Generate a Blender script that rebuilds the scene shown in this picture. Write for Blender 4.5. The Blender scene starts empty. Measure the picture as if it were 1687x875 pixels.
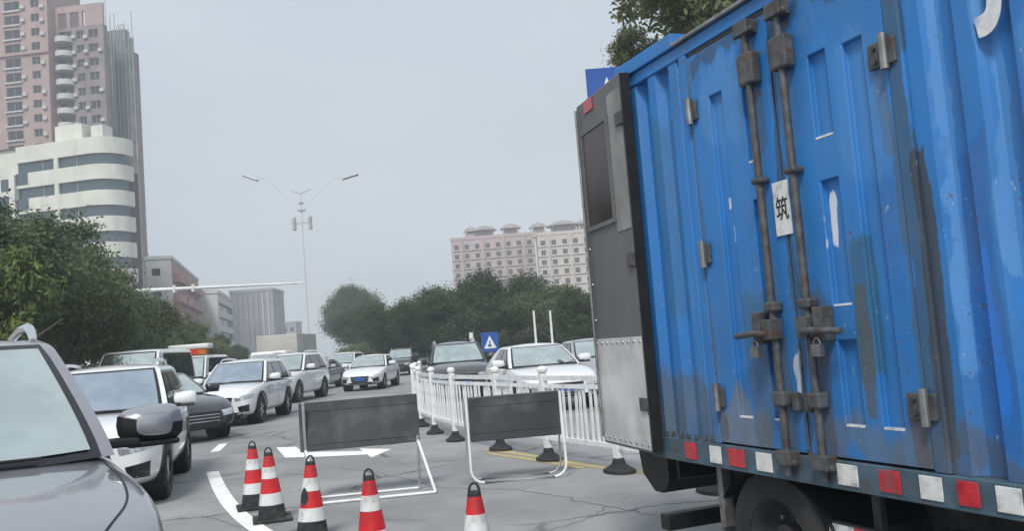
import bpy, bmesh, math, random
from mathutils import Vector, Matrix
from mathutils.bvhtree import BVHTree

# ------------------------------------------------------------------ camera, sky, sun, exposure
SC = bpy.context.scene
COL = SC.collection
PXW, PXH, FPX = 1687.0, 875.0, 1500.0
EYE, ROLL, YH = 1.55, math.radians(4.5), 563.0
PITCH = math.atan((YH - PXH / 2) * math.cos(ROLL) / FPX)
cam = bpy.data.cameras.new('camera')
cam_o = bpy.data.objects.new('camera', cam)
COL.objects.link(cam_o)
cam.sensor_width = 36.0
cam.lens = 36.0 * FPX / PXW
cam.clip_start, cam.clip_end = 0.05, 6000
cam_o.matrix_world = (Matrix.Translation((0, 0, EYE)) @ Matrix.Rotation(math.pi / 2 + PITCH, 4, 'X')
                      @ Matrix.Rotation(-ROLL, 4, 'Z'))
SC.camera = cam_o

SUN_EL, SUN_AZ = math.radians(50), math.radians(-168)      # azimuth from +Y, towards +X
world = bpy.data.worlds.new('World')
SC.world = world
world.use_nodes = True
wt = world.node_tree
wt.nodes.clear()
w_out = wt.nodes.new('ShaderNodeOutputWorld')
w_bg = wt.nodes.new('ShaderNodeBackground')
w_sky = wt.nodes.new('ShaderNodeTexSky')
w_sky.sky_type = 'NISHITA'
w_sky.sun_disc = False
w_sky.sun_elevation = SUN_EL
w_sky.sun_rotation = SUN_AZ
w_sky.air_density = 1.2
w_sky.dust_density = 4.0
w_hsv = wt.nodes.new('ShaderNodeHueSaturation')
w_hsv.inputs['Saturation'].default_value = 0.75
w_tc = wt.nodes.new('ShaderNodeTexCoord')
w_map = wt.nodes.new('ShaderNodeMapping')
w_map.inputs['Scale'].default_value = (1.0, 1.0, 3.5)
w_n = wt.nodes.new('ShaderNodeTexNoise')
w_n.inputs['Scale'].default_value = 1.6
w_n.inputs['Detail'].default_value = 5
w_n.inputs['Roughness'].default_value = 0.55
w_cr = wt.nodes.new('ShaderNodeValToRGB')
w_cr.color_ramp.elements[0].position = 0.3
w_cr.color_ramp.elements[0].color = (3.95, 4.5, 5.1, 1)
w_cr.color_ramp.elements[1].position = 0.72
w_cr.color_ramp.elements[1].color = (5.1, 5.5, 5.9, 1)
w_mix = wt.nodes.new('ShaderNodeMix')
w_mix.data_type = 'RGBA'
w_mix.inputs[0].default_value = 0.86                        # overcast: cloud sheet over the clear sky
wt.links.new(w_tc.outputs['Generated'], w_map.inputs['Vector'])
wt.links.new(w_map.outputs[0], w_n.inputs['Vector'])
wt.links.new(w_n.outputs['Fac'], w_cr.inputs['Fac'])
wt.links.new(w_sky.outputs[0], w_hsv.inputs['Color'])
wt.links.new(w_hsv.outputs[0], w_mix.inputs[6])
wt.links.new(w_cr.outputs[0], w_mix.inputs[7])
wt.links.new(w_mix.outputs[2], w_bg.inputs['Color'])
w_bg.inputs['Strength'].default_value = 0.1
wt.links.new(w_bg.outputs[0], w_out.inputs['Surface'])

sun = bpy.data.lights.new('sun', 'SUN')
sun.energy = 2.0
sun.angle = math.radians(14)
sun.color = (1.0, 0.965, 0.92)
sun_o = bpy.data.objects.new('sun', sun)
COL.objects.link(sun_o)
sd = Vector((math.sin(SUN_AZ) * math.cos(SUN_EL), math.cos(SUN_AZ) * math.cos(SUN_EL), math.sin(SUN_EL)))
sun_o.rotation_euler = sd.to_track_quat('Z', 'Y').to_euler()
sun_o.location = (-10, -20, 40)

SC.view_settings.view_transform = 'Standard'
SC.view_settings.look = 'None'
SC.view_settings.gamma = 1.0
SC.view_settings.exposure = 0.70
SC.view_settings.use_curve_mapping = False
SC.render.engine = 'CYCLES'
SC.cycles.use_denoising = True
SC.cycles.max_bounces = 6
SC.cycles.volume_bounces = 0
random.seed(7)

# ------------------------------------------------------------------ measuring helpers (site survey from the eye point)
def _ray(px, py):
    u = (px - PXW / 2) / FPX
    v = (PXH / 2 - py) / FPX
    c, s = math.cos(ROLL), math.sin(ROLL)
    a, b = u * c + v * s, -u * s + v * c
    return Vector((a, math.cos(PITCH) - b * math.sin(PITCH), math.sin(PITCH) + b * math.cos(PITCH)))

def at(px, py, Y):
    d = _ray(px, py)
    p = d * (Y / d.y)
    return Vector((p.x, Y, p.z + EYE))

def gnd(px, py, z=0.0):
    d = _ray(px, py)
    p = d * ((z - EYE) / d.z)
    return Vector((p.x, p.y, z))

# ------------------------------------------------------------------ mesh helpers
class MB:
    def __init__(s):
        s.v, s.f = [], []

    def quad(s, a, b, c, d):
        i = len(s.v)
        s.v += [tuple(a), tuple(b), tuple(c), tuple(d)]
        s.f.append((i, i + 1, i + 2, i + 3))

    def poly(s, pts):
        i = len(s.v)
        s.v += [tuple(p) for p in pts]
        s.f.append(tuple(range(i, i + len(pts))))

    def box(s, c, size, m=None):
        i = len(s.v)
        hx, hy, hz = size[0] / 2, size[1] / 2, size[2] / 2
        for x, y, z in ((-1, -1, -1), (1, -1, -1), (1, 1, -1), (-1, 1, -1), (-1, -1, 1), (1, -1, 1), (1, 1, 1), (-1, 1, 1)):
            p = Vector((x * hx, y * hy, z * hz))
            if m is not None:
                p = m @ p
            s.v.append((c[0] + p.x, c[1] + p.y, c[2] + p.z))
        for q in ((0, 3, 2, 1), (4, 5, 6, 7), (0, 1, 5, 4), (1, 2, 6, 5), (2, 3, 7, 6), (3, 0, 4, 7)):
            s.f.append(tuple(i + k for k in q))
        return s

    def span(s, x0, x1, y0, y1, z0, z1):
        return s.box(((x0 + x1) / 2, (y0 + y1) / 2, (z0 + z1) / 2), (abs(x1 - x0), abs(y1 - y0), abs(z1 - z0)))

    def grid(s, rows, closed=False, flip=False):
        i = len(s.v)
        n = len(rows[0])
        for r in rows:
            s.v += [tuple(p) for p in r]
        for a in range(len(rows) - 1):
            for b in range(n if closed else n - 1):
                c = (b + 1) % n
                q = (i + a * n + b, i + a * n + c, i + (a + 1) * n + c, i + (a + 1) * n + b)
                s.f.append(q[::-1] if flip else q)
        return s

    def tube(s, pts, r, n=8, caps=True):
        pts = [Vector(p) for p in pts]
        rs = r if isinstance(r, (list, tuple)) else [r] * len(pts)
        rows = []
        t0 = (pts[1] - pts[0]).normalized()
        ref = Vector((0, 0, 1)) if abs(t0.z) < 0.9 else Vector((1, 0, 0))
        for k, p in enumerate(pts):
            t = (pts[min(k + 1, len(pts) - 1)] - pts[max(k - 1, 0)]).normalized()
            a = t.cross(ref)
            if a.length < 1e-4:
                a = t.cross(Vector((0, 1, 0)))
            a.normalize()
            b = t.cross(a).normalized()
            ref = -b if False else ref
            rows.append([p + (a * math.cos(q) + b * math.sin(q)) * rs[k] for q in [2 * math.pi * j / n for j in range(n)]])
        i = len(s.v)
        s.grid(rows, closed=True)
        if caps:
            m = len(rows)
            s.f.append(tuple(i + j for j in range(n))[::-1])
            s.f.append(tuple(i + (m - 1) * n + j for j in range(n)))
        return s

    def lathe(s, prof, n=24, m=None, cap=False):
        rows = []
        for r, z in prof:
            row = []
            for j in range(n):
                q = 2 * math.pi * j / n
                p = Vector((r * math.cos(q), r * math.sin(q), z))
                row.append(m @ p if m is not None else p)
            rows.append(row)
        i = len(s.v)
        s.grid(rows, closed=True)
        if cap:
            s.f.append(tuple(i + j for j in range(n))[::-1])
            s.f.append(tuple(i + (len(rows) - 1) * n + j for j in range(n)))
        return s

    def mesh(s, name):
        me = bpy.data.meshes.new(name)
        me.from_pydata(s.v, [], s.f)
        me.update()
        return me

    def build(s, name, mat, parent=None, smooth=False, bevel=0.0, loc=None, subsurf=0, weld=False):
        me = s.mesh(name)
        if weld or smooth:
            bm = bmesh.new()
            bm.from_mesh(me)
            bmesh.ops.remove_doubles(bm, verts=bm.verts, dist=1e-5)
            bmesh.ops.recalc_face_normals(bm, faces=bm.faces)
            bm.to_mesh(me)
            bm.free()
        return obj(name, me, mat, parent, smooth, bevel, loc, subsurf)

def obj(name, me, mat, parent=None, smooth=False, bevel=0.0, loc=None, subsurf=0):
    o = bpy.data.objects.new(name, me)
    COL.objects.link(o)
    if mat is not None and not me.materials:
        me.materials.append(mat)
    if parent is not None:
        o.parent = parent
    if loc is not None:
        o.location = loc
    if smooth:
        me.polygons.foreach_set('use_smooth', [True] * len(me.polygons))
        try:
            me.set_sharp_from_angle(angle=math.radians(40))
        except Exception:
            pass
    if bevel:
        b = o.modifiers.new('bevel', 'BEVEL')
        b.width = bevel
        b.segments = 2
        b.limit_method = 'ANGLE'
    if subsurf:
        q = o.modifiers.new('sub', 'SUBSURF')
        q.levels = q.render_levels = subsurf
    return o

def empty(name, loc=(0, 0, 0), rz=0.0, scale=1.0):
    o = bpy.data.objects.new(name, None)
    COL.objects.link(o)
    o.location = loc
    o.rotation_euler = (0, 0, rz)
    o.scale = (scale,) * 3
    return o

def tag(o, label=None, cat=None, group=None, kind=None):
    if label:
        o['label'] = label
    if cat:
        o['category'] = cat
    if group:
        o['group'] = group
    if kind:
        o['kind'] = kind
    return o

def copy_tree(o, parent=None):
    c = o.copy()
    COL.objects.link(c)
    c.parent = parent
    for ch in list(o.children):
        copy_tree(ch, c)
    return c

def lerp(a, b, t):
    return a + (b - a) * t

def interp(tab, x):
    if x <= tab[0][0]:
        return tab[0][1]
    for (x0, y0), (x1, y1) in zip(tab, tab[1:]):
        if x <= x1:
            return y0 + (y1 - y0) * (x - x0) / (x1 - x0)
    return tab[-1][1]

def relief(mb, xs0, zs0, rects, y=0.0):
    """sheet in the XZ plane facing -Y; rects = (x0, x1, z0, z1, depth) are sunk by depth (towards +Y)"""
    xs = sorted({round(q, 4) for q in list(xs0) + [r[0] for r in rects] + [r[1] for r in rects]})
    zs = sorted({round(q, 4) for q in list(zs0) + [r[2] for r in rects] + [r[3] for r in rects]})
    def dep(cx, cz):
        for r in rects:
            if r[0] < cx < r[1] and r[2] < cz < r[3]:
                return r[4]
        return 0.0
    D = [[dep((xs[i] + xs[i + 1]) / 2, (zs[k] + zs[k + 1]) / 2) for k in range(len(zs) - 1)] for i in range(len(xs) - 1)]
    for i in range(len(xs) - 1):
        for k in range(len(zs) - 1):
            d = D[i][k]
            mb.quad((xs[i], y + d, zs[k]), (xs[i + 1], y + d, zs[k]), (xs[i + 1], y + d, zs[k + 1]), (xs[i], y + d, zs[k + 1]))
            if i + 1 < len(xs) - 1 and D[i + 1][k] != d:
                e, x = D[i + 1][k], xs[i + 1]
                mb.quad((x, y + d, zs[k]), (x, y + e, zs[k]), (x, y + e, zs[k + 1]), (x, y + d, zs[k + 1]))
            if k + 1 < len(zs) - 1 and D[i][k + 1] != d:
                e, z = D[i][k + 1], zs[k + 1]
                mb.quad((xs[i], y + d, z), (xs[i + 1], y + d, z), (xs[i + 1], y + e, z), (xs[i], y + e, z))
    return mb

# ------------------------------------------------------------------ materials
MATS = {}
def _rgba(c):
    return (c[0], c[1], c[2], 1.0)

class NT:
    def __init__(s, name):
        s.m = bpy.data.materials.new(name)
        s.m.use_nodes = True
        s.t = s.m.node_tree
        s.b = s.t.nodes['Principled BSDF']
        s.tc = s.t.nodes.new('ShaderNodeTexCoord')

    def n(s, typ, **kw):
        nd = s.t.nodes.new(typ)
        for k, v in kw.items():
            setattr(nd, k, v)
        return nd

    def link(s, a, b):
        s.t.links.new(a, b)

    def noise(s, scale, detail=4, stretch=(1, 1, 1), space='Object', rough=0.6):
        mp = s.n('ShaderNodeMapping')
        mp.inputs['Scale'].default_value = stretch
        s.link(s.tc.outputs[space], mp.inputs['Vector'])
        nz = s.n('ShaderNodeTexNoise')
        nz.inputs['Scale'].default_value = scale
        nz.inputs['Detail'].default_value = detail
        nz.inputs['Roughness'].default_value = rough
        s.link(mp.outputs[0], nz.inputs['Vector'])
        return nz

    def ramp(s, fac, p0, p1, v0=0.0, v1=1.0):
        r = s.n('ShaderNodeMapRange')
        r.interpolation_type = 'SMOOTHSTEP'
        for k, v in zip(('From Min', 'From Max', 'To Min', 'To Max'), (p0, p1, v0, v1)):
            r.inputs[k].default_value = v
        s.link(fac, r.inputs['Value'])
        return r.outputs[0]

    def math(s, op, a, b):
        q = s.n('ShaderNodeMath', operation=op)
        for i, x in enumerate((a, b)):
            if isinstance(x, (int, float)):
                q.inputs[i].default_value = x
            else:
                s.link(x, q.inputs[i])
        return q.outputs[0]

    def mix(s, fac, a, b, blend='MIX'):
        q = s.n('ShaderNodeMix', data_type='RGBA', blend_type=blend)
        for i, x in ((0, fac), (6, a), (7, b)):
            if isinstance(x, (int, float)):
                q.inputs[i].default_value = x
            elif isinstance(x, (tuple, list)):
                q.inputs[i].default_value = _rgba(x)
            else:
                s.link(x, q.inputs[i])
        return q.outputs[2]

    def bump(s, h, strength=0.3, dist=0.01):
        q = s.n('ShaderNodeBump')
        q.inputs['Strength'].default_value = strength
        q.inputs['Distance'].default_value = dist
        s.link(h, q.inputs['Height'])
        s.link(q.outputs[0], s.b.inputs['Normal'])

    def set(s, **kw):
        for k, v in kw.items():
            i = s.b.inputs[k.replace('_', ' ')]
            if isinstance(v, (int, float)):
                i.default_value = v
            elif isinstance(v, (tuple, list)):
                i.default_value = _rgba(v)
            else:
                s.link(v, i)
        return s

def plain(name, col, rough=0.6, metal=0.0, var=0.25, scale=4.0, bump=0.0, coat=0.0, spec=0.5, dirt=None, stretch=(1, 1, 1)):
    if name in MATS:
        return MATS[name]
    t = NT(name)
    nz = t.noise(scale, 5, stretch)
    f = t.ramp(nz.outputs['Fac'], 0.3, 0.7)
    c = t.mix(f, tuple(x * (1 - var) for x in col), tuple(min(1, x * (1 + var * 0.6)) for x in col))
    if dirt:
        nd = t.noise(dirt[1], 6, dirt[3] if len(dirt) > 3 else (1, 1, 1))
        c = t.mix(t.math('MULTIPLY', t.ramp(nd.outputs['Fac'], 0.48, 0.72), dirt[2]), c, dirt[0])
    t.set(Base_Color=c, Roughness=t.ramp(nz.outputs['Fac'], 0.2, 0.8, max(0.02, rough - 0.08), min(1, rough + 0.08)), Metallic=metal, Coat_Weight=coat)
    t.b.inputs['Specular IOR Level'].default_value = spec
    t.b.inputs['Coat Roughness'].default_value = 0.06
    if bump:
        nb = t.noise(scale * 6, 4)
        t.bump(nb.outputs['Fac'], bump, 0.01)
    MATS[name] = t.m
    return t.m

def car_paint(name, col, metal=0.0, dust=0.25):
    if name in MATS:
        return MATS[name]
    t = NT(name)
    nz = t.noise(1.8, 5)
    n2 = t.noise(60, 2)
    g = t.math('MULTIPLY', t.ramp(nz.outputs['Fac'], 0.4, 0.75), dust)
    c = t.mix(g, col, (0.30, 0.29, 0.27))
    t.set(Base_Color=c, Roughness=t.ramp(nz.outputs['Fac'], 0.3, 0.75, 0.24, 0.45), Metallic=metal, Coat_Weight=0.9)
    t.b.inputs['Coat Roughness'].default_value = 0.05
    t.bump(n2.outputs['Fac'], 0.02, 0.002)
    MATS[name] = t.m
    return t.m

def glass(name, col=(0.02, 0.025, 0.03), refl=0.25):
    """car and window glass with a reflective tint film over a dark interior"""
    if name in MATS:
        return MATS[name]
    t = NT(name)
    nz = t.noise(2.5, 3)
    t.set(Base_Color=t.mix(t.ramp(nz.outputs['Fac'], 0.3, 0.7), tuple(c * 0.9 for c in col), tuple(min(1, c * 1.12) for c in col)),
          Roughness=t.ramp(nz.outputs['Fac'], 0.3, 0.8, 0.03, 0.07), Metallic=refl, Coat_Weight=0.6)
    t.b.inputs['Coat Roughness'].default_value = 0.02
    MATS[name] = t.m
    return t.m

def asphalt():
    t = NT('asphalt')
    big = t.noise(0.25, 6, (1, 1, 1), 'Object', 0.65)
    mid = t.noise(1.7, 6, (1, 0.6, 1))
    fine = t.noise(120, 3)
    c = t.mix(t.ramp(big.outputs['Fac'], 0.3, 0.7), (0.165, 0.168, 0.173), (0.330, 0.332, 0.335))
    c = t.mix(t.math('MULTIPLY', t.ramp(mid.outputs['Fac'], 0.46, 0.72), 0.45), c, (0.135, 0.135, 0.138))
    c = t.mix(t.ramp(fine.outputs['Fac'], 0.35, 0.7, 0, 0.45), c, (0.36, 0.36, 0.355))
    grit = t.noise(38, 4)
    c = t.mix(t.ramp(grit.outputs['Fac'], 0.5, 0.75, 0, 0.35), c, (0.11, 0.11, 0.112))
    oil = t.noise(0.8, 5, (1, 0.8, 1))
    c = t.mix(t.math('MULTIPLY', t.ramp(oil.outputs['Fac'], 0.60, 0.74), 0.55), c, (0.085, 0.085, 0.087))
    # tyre-darkened wheel tracks and old cracks
    mp = t.n('ShaderNodeMapping')
    mp.inputs['Rotation'].default_value = (0, 0, math.radians(21))
    t.link(t.tc.outputs['Object'], mp.inputs['Vector'])
    dn = t.noise(0.9, 5)
    va = t.n('ShaderNodeVectorMath', operation='MULTIPLY_ADD')
    t.link(dn.outputs['Color'], va.inputs[0])
    va.inputs[1].default_value = (0.9, 0.9, 0)
    t.link(mp.outputs[0], va.inputs[2])
    vo = t.n('ShaderNodeTexVoronoi', feature='DISTANCE_TO_EDGE')
    vo.inputs['Scale'].default_value = 0.32
    t.link(va.outputs[0], vo.inputs['Vector'])
    crack = t.ramp(vo.outputs['Distance'], 0.0, 0.018, 1, 0)
    gate = t.ramp(t.noise(0.35, 2).outputs['Fac'], 0.38, 0.55)
    c = t.mix(t.math('MULTIPLY', t.math('MULTIPLY', crack, gate), 0.8), c, (0.05, 0.05, 0.05))
    t.set(Base_Color=c, Roughness=t.ramp(mid.outputs['Fac'], 0.3, 0.7, 0.92, 0.74))
    t.b.inputs['Specular IOR Level'].default_value = 0.3
    t.bump(t.math('ADD', fine.outputs['Fac'], grit.outputs['Fac']), 0.5, 0.008)
    MATS['asphalt'] = t.m
    return t.m

def road_paint(name, col, wear=0.5):
    t = NT(name)
    a = t.noise(9, 6)
    b = t.noise(70, 3)
    f = t.math('MULTIPLY', t.ramp(t.math('ADD', t.math('MULTIPLY', a.outputs['Fac'], 0.65), t.math('MULTIPLY', b.outputs['Fac'], 0.35)), 0.5, 0.66), wear)
    t.set(Base_Color=t.mix(f, col, (0.19, 0.19, 0.19)), Roughness=0.75)
    t.bump(b.outputs['Fac'], 0.2, 0.004)
    MATS[name] = t.m
    return t.m

def leaf_mat(name, dark, light):
    t = NT(name)
    big = t.noise(0.55, 3)
    small = t.noise(5.0, 2)
    oi = t.n('ShaderNodeObjectInfo')
    f = t.math('ADD', t.math('MULTIPLY', t.ramp(big.outputs['Fac'], 0.35, 0.65), 0.5), t.math('MULTIPLY', t.ramp(small.outputs['Fac'], 0.3, 0.7), 0.5))
    c = t.mix(f, dark, light)
    hs = t.n('ShaderNodeHueSaturation')
    t.link(t.ramp(oi.outputs['Random'], 0, 1, 0.485, 0.515), hs.inputs['Hue'])
    t.link(t.ramp(oi.outputs['Random'], 0, 1, 1.2, 0.8), hs.inputs['Value'])
    t.link(c, hs.inputs['Color'])
    t.set(Base_Color=hs.outputs[0], Roughness=0.6)
    t.b.inputs['Specular IOR Level'].default_value = 0.25
    tr = t.n('ShaderNodeBsdfTranslucent')
    t.link(hs.outputs[0], tr.inputs['Color'])
    mx = t.n('ShaderNodeMixShader')
    mx.inputs[0].default_value = 0.25
    out = t.t.nodes['Material Output']
    t.link(t.b.outputs[0], mx.inputs[1])
    t.link(tr.outputs[0], mx.inputs[2])
    t.link(mx.outputs[0], out.inputs['Surface'])
    MATS[name] = t.m
    return t.m

def truck_paint(name, base, patches, streak=0.5, dent=0.25):
    """sun-bleached repainted steel: patches = (x0, x1, z0, z1, colour, amount, edge) in the truck's own metres"""
    t = NT(name)
    big = t.noise(1.1, 5)
    c = t.mix(t.ramp(big.outputs['Fac'], 0.3, 0.7), tuple(x * 0.86 for x in base), tuple(x * 1.12 for x in base))
    # rain streaks running down
    st = t.noise(9.0, 5, (1.0, 1.0, 0.10))
    c = t.mix(t.math('MULTIPLY', t.ramp(st.outputs['Fac'], 0.52, 0.75), streak * 0.55), c, (0.03, 0.10, 0.19))
    st2 = t.noise(14.0, 4, (1.0, 1.0, 0.07))
    c = t.mix(t.math('MULTIPLY', t.ramp(st2.outputs['Fac'], 0.56, 0.78), streak * 0.6), c, (0.13, 0.33, 0.62))
    dn = t.noise(3.2, 4, (1.6, 1.0, 0.45))
    va = t.n('ShaderNodeVectorMath', operation='MULTIPLY_ADD')
    sb = t.n('ShaderNodeVectorMath', operation='SUBTRACT')
    t.link(dn.outputs['Color'], sb.inputs[0])
    sb.inputs[1].default_value = (0.5, 0.5, 0.5)
    t.link(sb.outputs[0], va.inputs[0])
    va.inputs[1].default_value = (0.16, 0.0, 0.5)
    t.link(t.tc.outputs['Object'], va.inputs[2])
    sp = t.n('ShaderNodeSeparateXYZ')
    t.link(va.outputs[0], sp.inputs[0])
    rag = t.math('ADD', t.math('MULTIPLY', t.noise(26, 5, (1.0, 1.0, 0.09)).outputs['Fac'], 0.6), t.math('MULTIPLY', t.noise(11, 6, (1, 1, 0.6)).outputs['Fac'], 0.4))
    for x0, x1, z0, z1, col, amt, e in patches:
        m = t.math('MULTIPLY', t.ramp(sp.outputs[0], x0 - e, x0 + e), t.ramp(sp.outputs[0], x1 - e, x1 + e, 1, 0))
        m = t.math('MULTIPLY', m, t.ramp(sp.outputs[2], z0 - e * 2, z0 + e * 2))
        m = t.math('MULTIPLY', m, t.ramp(sp.outputs[2], z1 - e * 2, z1 + e * 2, 1, 0))
        m = t.math('ADD', t.math('MULTIPLY', m, 0.95), t.math('MULTIPLY', t.math('SUBTRACT', rag, 0.5), 0.95))
        c = t.mix(t.math('MULTIPLY', t.ramp(m, 0.42, 0.72), amt), c, col)
    # road splash towards the sill and rust specks
    so = t.n('ShaderNodeSeparateXYZ')
    t.link(t.tc.outputs['Object'], so.inputs[0])
    sp2 = t.noise(6, 6, (1, 1, 0.4))
    m = t.math('MULTIPLY', t.ramp(so.outputs[2], 0.85, 1.25, 1, 0), t.ramp(sp2.outputs['Fac'], 0.4, 0.65))
    c = t.mix(t.math('MULTIPLY', m, 0.75), c, (0.09, 0.10, 0.11))
    ru = t.noise(28, 5)
    gate = t.ramp(t.noise(1.9, 3).outputs['Fac'], 0.46, 0.62)
    c = t.mix(t.math('MULTIPLY', t.math('MULTIPLY', t.ramp(ru.outputs['Fac'], 0.60, 0.70), gate), 0.8), c, (0.09, 0.055, 0.04))
    ch = t.noise(45, 3, (1, 1, 0.5))
    c = t.mix(t.math('MULTIPLY', t.math('MULTIPLY', t.ramp(ch.outputs['Fac'], 0.67, 0.74), gate), 0.7), c, (0.42, 0.50, 0.58))
    film = t.noise(4.5, 6, (1, 1, 0.5))
    c = t.mix(t.ramp(film.outputs['Fac'], 0.35, 0.7, 0.02, 0.18), c, (0.13, 0.17, 0.21))
    t.set(Base_Color=c, Roughness=t.ramp(big.outputs['Fac'], 0.3, 0.7, 0.45, 0.68), Coat_Weight=0.08)
    db = t.noise(2.6, 3)
    t.bump(db.outputs['Fac'], dent, 0.03)
    MATS[name] = t.m
    return t.m

# ------------------------------------------------------------------ shared materials
M = {}
M['asphalt'] = asphalt()
M['line'] = road_paint('road_paint_white', (0.80, 0.80, 0.79), 0.45)
M['yellow'] = road_paint('road_paint_yellow', (0.42, 0.34, 0.16), 0.85)
M['paving'] = plain('paving', (0.27, 0.26, 0.25), 0.85, var=0.25, scale=2.0, bump=0.3)
M['kerb'] = plain('kerb_stone', (0.36, 0.36, 0.35), 0.85, var=0.25, scale=3.0, bump=0.3)
M['soil'] = plain('soil', (0.16, 0.15, 0.12), 0.95, var=0.3, scale=0.2, bump=0.3)
M['black'] = plain('black_plastic', (0.012, 0.012, 0.013), 0.5, var=0.3, scale=6, spec=0.4)
M['rubber'] = plain('tyre_rubber', (0.02, 0.02, 0.021), 0.82, var=0.35, scale=5, bump=0.15, dirt=((0.09, 0.085, 0.08), 3, 0.5))
M['steel'] = plain('worn_steel', (0.30, 0.30, 0.30), 0.45, metal=0.8, var=0.3, scale=5, dirt=((0.10, 0.07, 0.05), 7, 0.5))
M['darksteel'] = plain('dark_steel', (0.045, 0.046, 0.05), 0.55, metal=0.2, var=0.4, scale=5, dirt=((0.14, 0.12, 0.10), 5, 0.5))
M['alloy'] = plain('alloy_rim', (0.55, 0.56, 0.58), 0.3, metal=0.9, var=0.15)
M['chrome'] = plain('chrome_trim', (0.75, 0.76, 0.78), 0.14, metal=1.0, var=0.08)
M['windscreen'] = glass('windscreen_glass', (0.62, 0.69, 0.66), 0.9)
M['windscreen_blue'] = glass('windscreen_glass_blue', (0.46, 0.53, 0.60), 0.85)
M['carglass'] = glass('side_glass', (0.055, 0.062, 0.07), 0.55)
M['winglass'] = glass('window_glass', (0.10, 0.135, 0.155), 0.5)
M['blueglass'] = glass('curtain_glass', (0.05, 0.11, 0.17), 0.5)
M['bark'] = plain('bark', (0.075, 0.062, 0.05), 0.9, var=0.4, scale=3, bump=0.5, stretch=(2, 2, 0.5))
M['leafA'] = leaf_mat('leaf_dark_green', (0.032, 0.055, 0.030), (0.105, 0.148, 0.072))
M['leafB'] = leaf_mat('leaf_olive_green', (0.052, 0.075, 0.034), (0.165, 0.192, 0.090))
M['leafC'] = leaf_mat('leaf_yellow_green', (0.055, 0.090, 0.025), (0.15, 0.20, 0.06))
M['leafD'] = leaf_mat('leaf_mid_green', (0.045, 0.070, 0.036), (0.150, 0.190, 0.090))
M['white_wall'] = plain('white_render', (0.66, 0.67, 0.61), 0.8, var=0.08, scale=0.3, dirt=((0.42, 0.42, 0.38), 0.7, 0.4, (1, 1, 0.15)))
M['pink_wall'] = plain('pink_tile', (0.40, 0.295, 0.285), 0.8, var=0.12, scale=0.25, dirt=((0.22, 0.18, 0.18), 0.5, 0.5, (1, 1, 0.2)))
M['pink_dark'] = plain('grey_pink_render', (0.27, 0.225, 0.225), 0.85, var=0.2, scale=0.25, dirt=((0.13, 0.12, 0.12), 0.6, 0.6, (1, 1, 0.2)))
M['salmon'] = plain('salmon_paint', (0.42, 0.26, 0.25), 0.8, var=0.15, scale=0.4, dirt=((0.2, 0.15, 0.15), 0.8, 0.5, (1, 1, 0.3)))
M['net'] = plain('scaffold_net', (0.17, 0.20, 0.19), 0.95, var=0.4, scale=0.35, bump=0.4)
M['pale_wall'] = plain('pale_grey_render', (0.55, 0.55, 0.54), 0.85, var=0.1, scale=0.2, dirt=((0.33, 0.33, 0.32), 0.5, 0.5, (1, 1, 0.2)))
M['grey_wall'] = plain('grey_render', (0.36, 0.36, 0.37), 0.85, var=0.12, scale=0.2)
M['cream_wall'] = plain('cream_render', (0.60, 0.54, 0.49), 0.85, var=0.08, scale=0.15)
M['rose_wall'] = plain('rose_render', (0.50, 0.40, 0.39), 0.85, var=0.1, scale=0.15)
M['roof_tile'] = plain('roof_tile', (0.33, 0.29, 0.28), 0.85, var=0.2, scale=0.5)
M['white_metal'] = plain('white_painted_metal', (0.74, 0.75, 0.76), 0.42, var=0.08, scale=3, dirt=((0.38, 0.37, 0.35), 5, 0.5))
M['grey_metal'] = plain('grey_galvanised', (0.42, 0.43, 0.44), 0.5, metal=0.4, var=0.15)
M['dark_window'] = glass('dark_window', (0.035, 0.038, 0.042), 0.3)

# ------------------------------------------------------------------ ground, road, pavement, markings
def sheet(name, pts, mat, z, parent=None):
    m = MB()
    m.poly([(p[0], p[1], z) for p in pts])
    return m.build(name, mat, parent)

tag(sheet('ground', [(-1500, -300), (1500, -300), (1500, 2500), (-1500, 2500)], M['soil'], -0.02), 'bare ground stretching to the horizon', kind='structure')
road = sheet('road', [(-9.5, -30), (24, -30), (24, 20), (20, 60), (8, 140), (-20, 400), (-70, 400), (-34, 140), (-17.5, 40), (-13, 25), (-9.5, 9)], M['asphalt'], 0.0)
tag(road, 'wide grey asphalt road with worn markings', kind='structure')
pv_edge = [(-9.5, -30), (-9.5, 9), (-13, 25), (-17.5, 40), (-34, 140), (-70, 400)]
pm = MB()
pm.poly([(x, y, 0.13) for x, y in pv_edge] + [(-130, 400, 0.13), (-90, 140, 0.13), (-40, 40, 0.13), (-30, -30, 0.13)])
tag(pm.build('pavement', M['paving']), 'left pavement under the street trees', kind='structure')
for (x0, y0), (x1, y1) in zip(pv_edge, pv_edge[1:]):
    L = math.hypot(x1 - x0, y1 - y0)
    m = MB()
    m.span(0, L, -0.12, 0.0, -0.01, 0.134)
    k = m.build('kerb', M['kerb'], None)
    k.location = (x0, y0, 0)
    k.rotation_euler = (0, 0, math.atan2(y1 - y0, x1 - x0))
    tag(k, 'stone kerb along the left pavement', kind='structure')

def band(name, pts, w, mat, z=0.004):
    pts = [Vector((p[0], p[1], 0)) for p in pts]
    m = MB()
    rows = []
    for i, p in enumerate(pts):
        t = (pts[min(i + 1, len(pts) - 1)] - pts[max(i - 1, 0)]).normalized()
        n = Vector((-t.y, t.x, 0)) * (w / 2)
        rows.append([(p.x - n.x, p.y - n.y, z), (p.x + n.x, p.y + n.y, z)])
    m.grid(rows)
    return m.build(name, mat, road)

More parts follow.
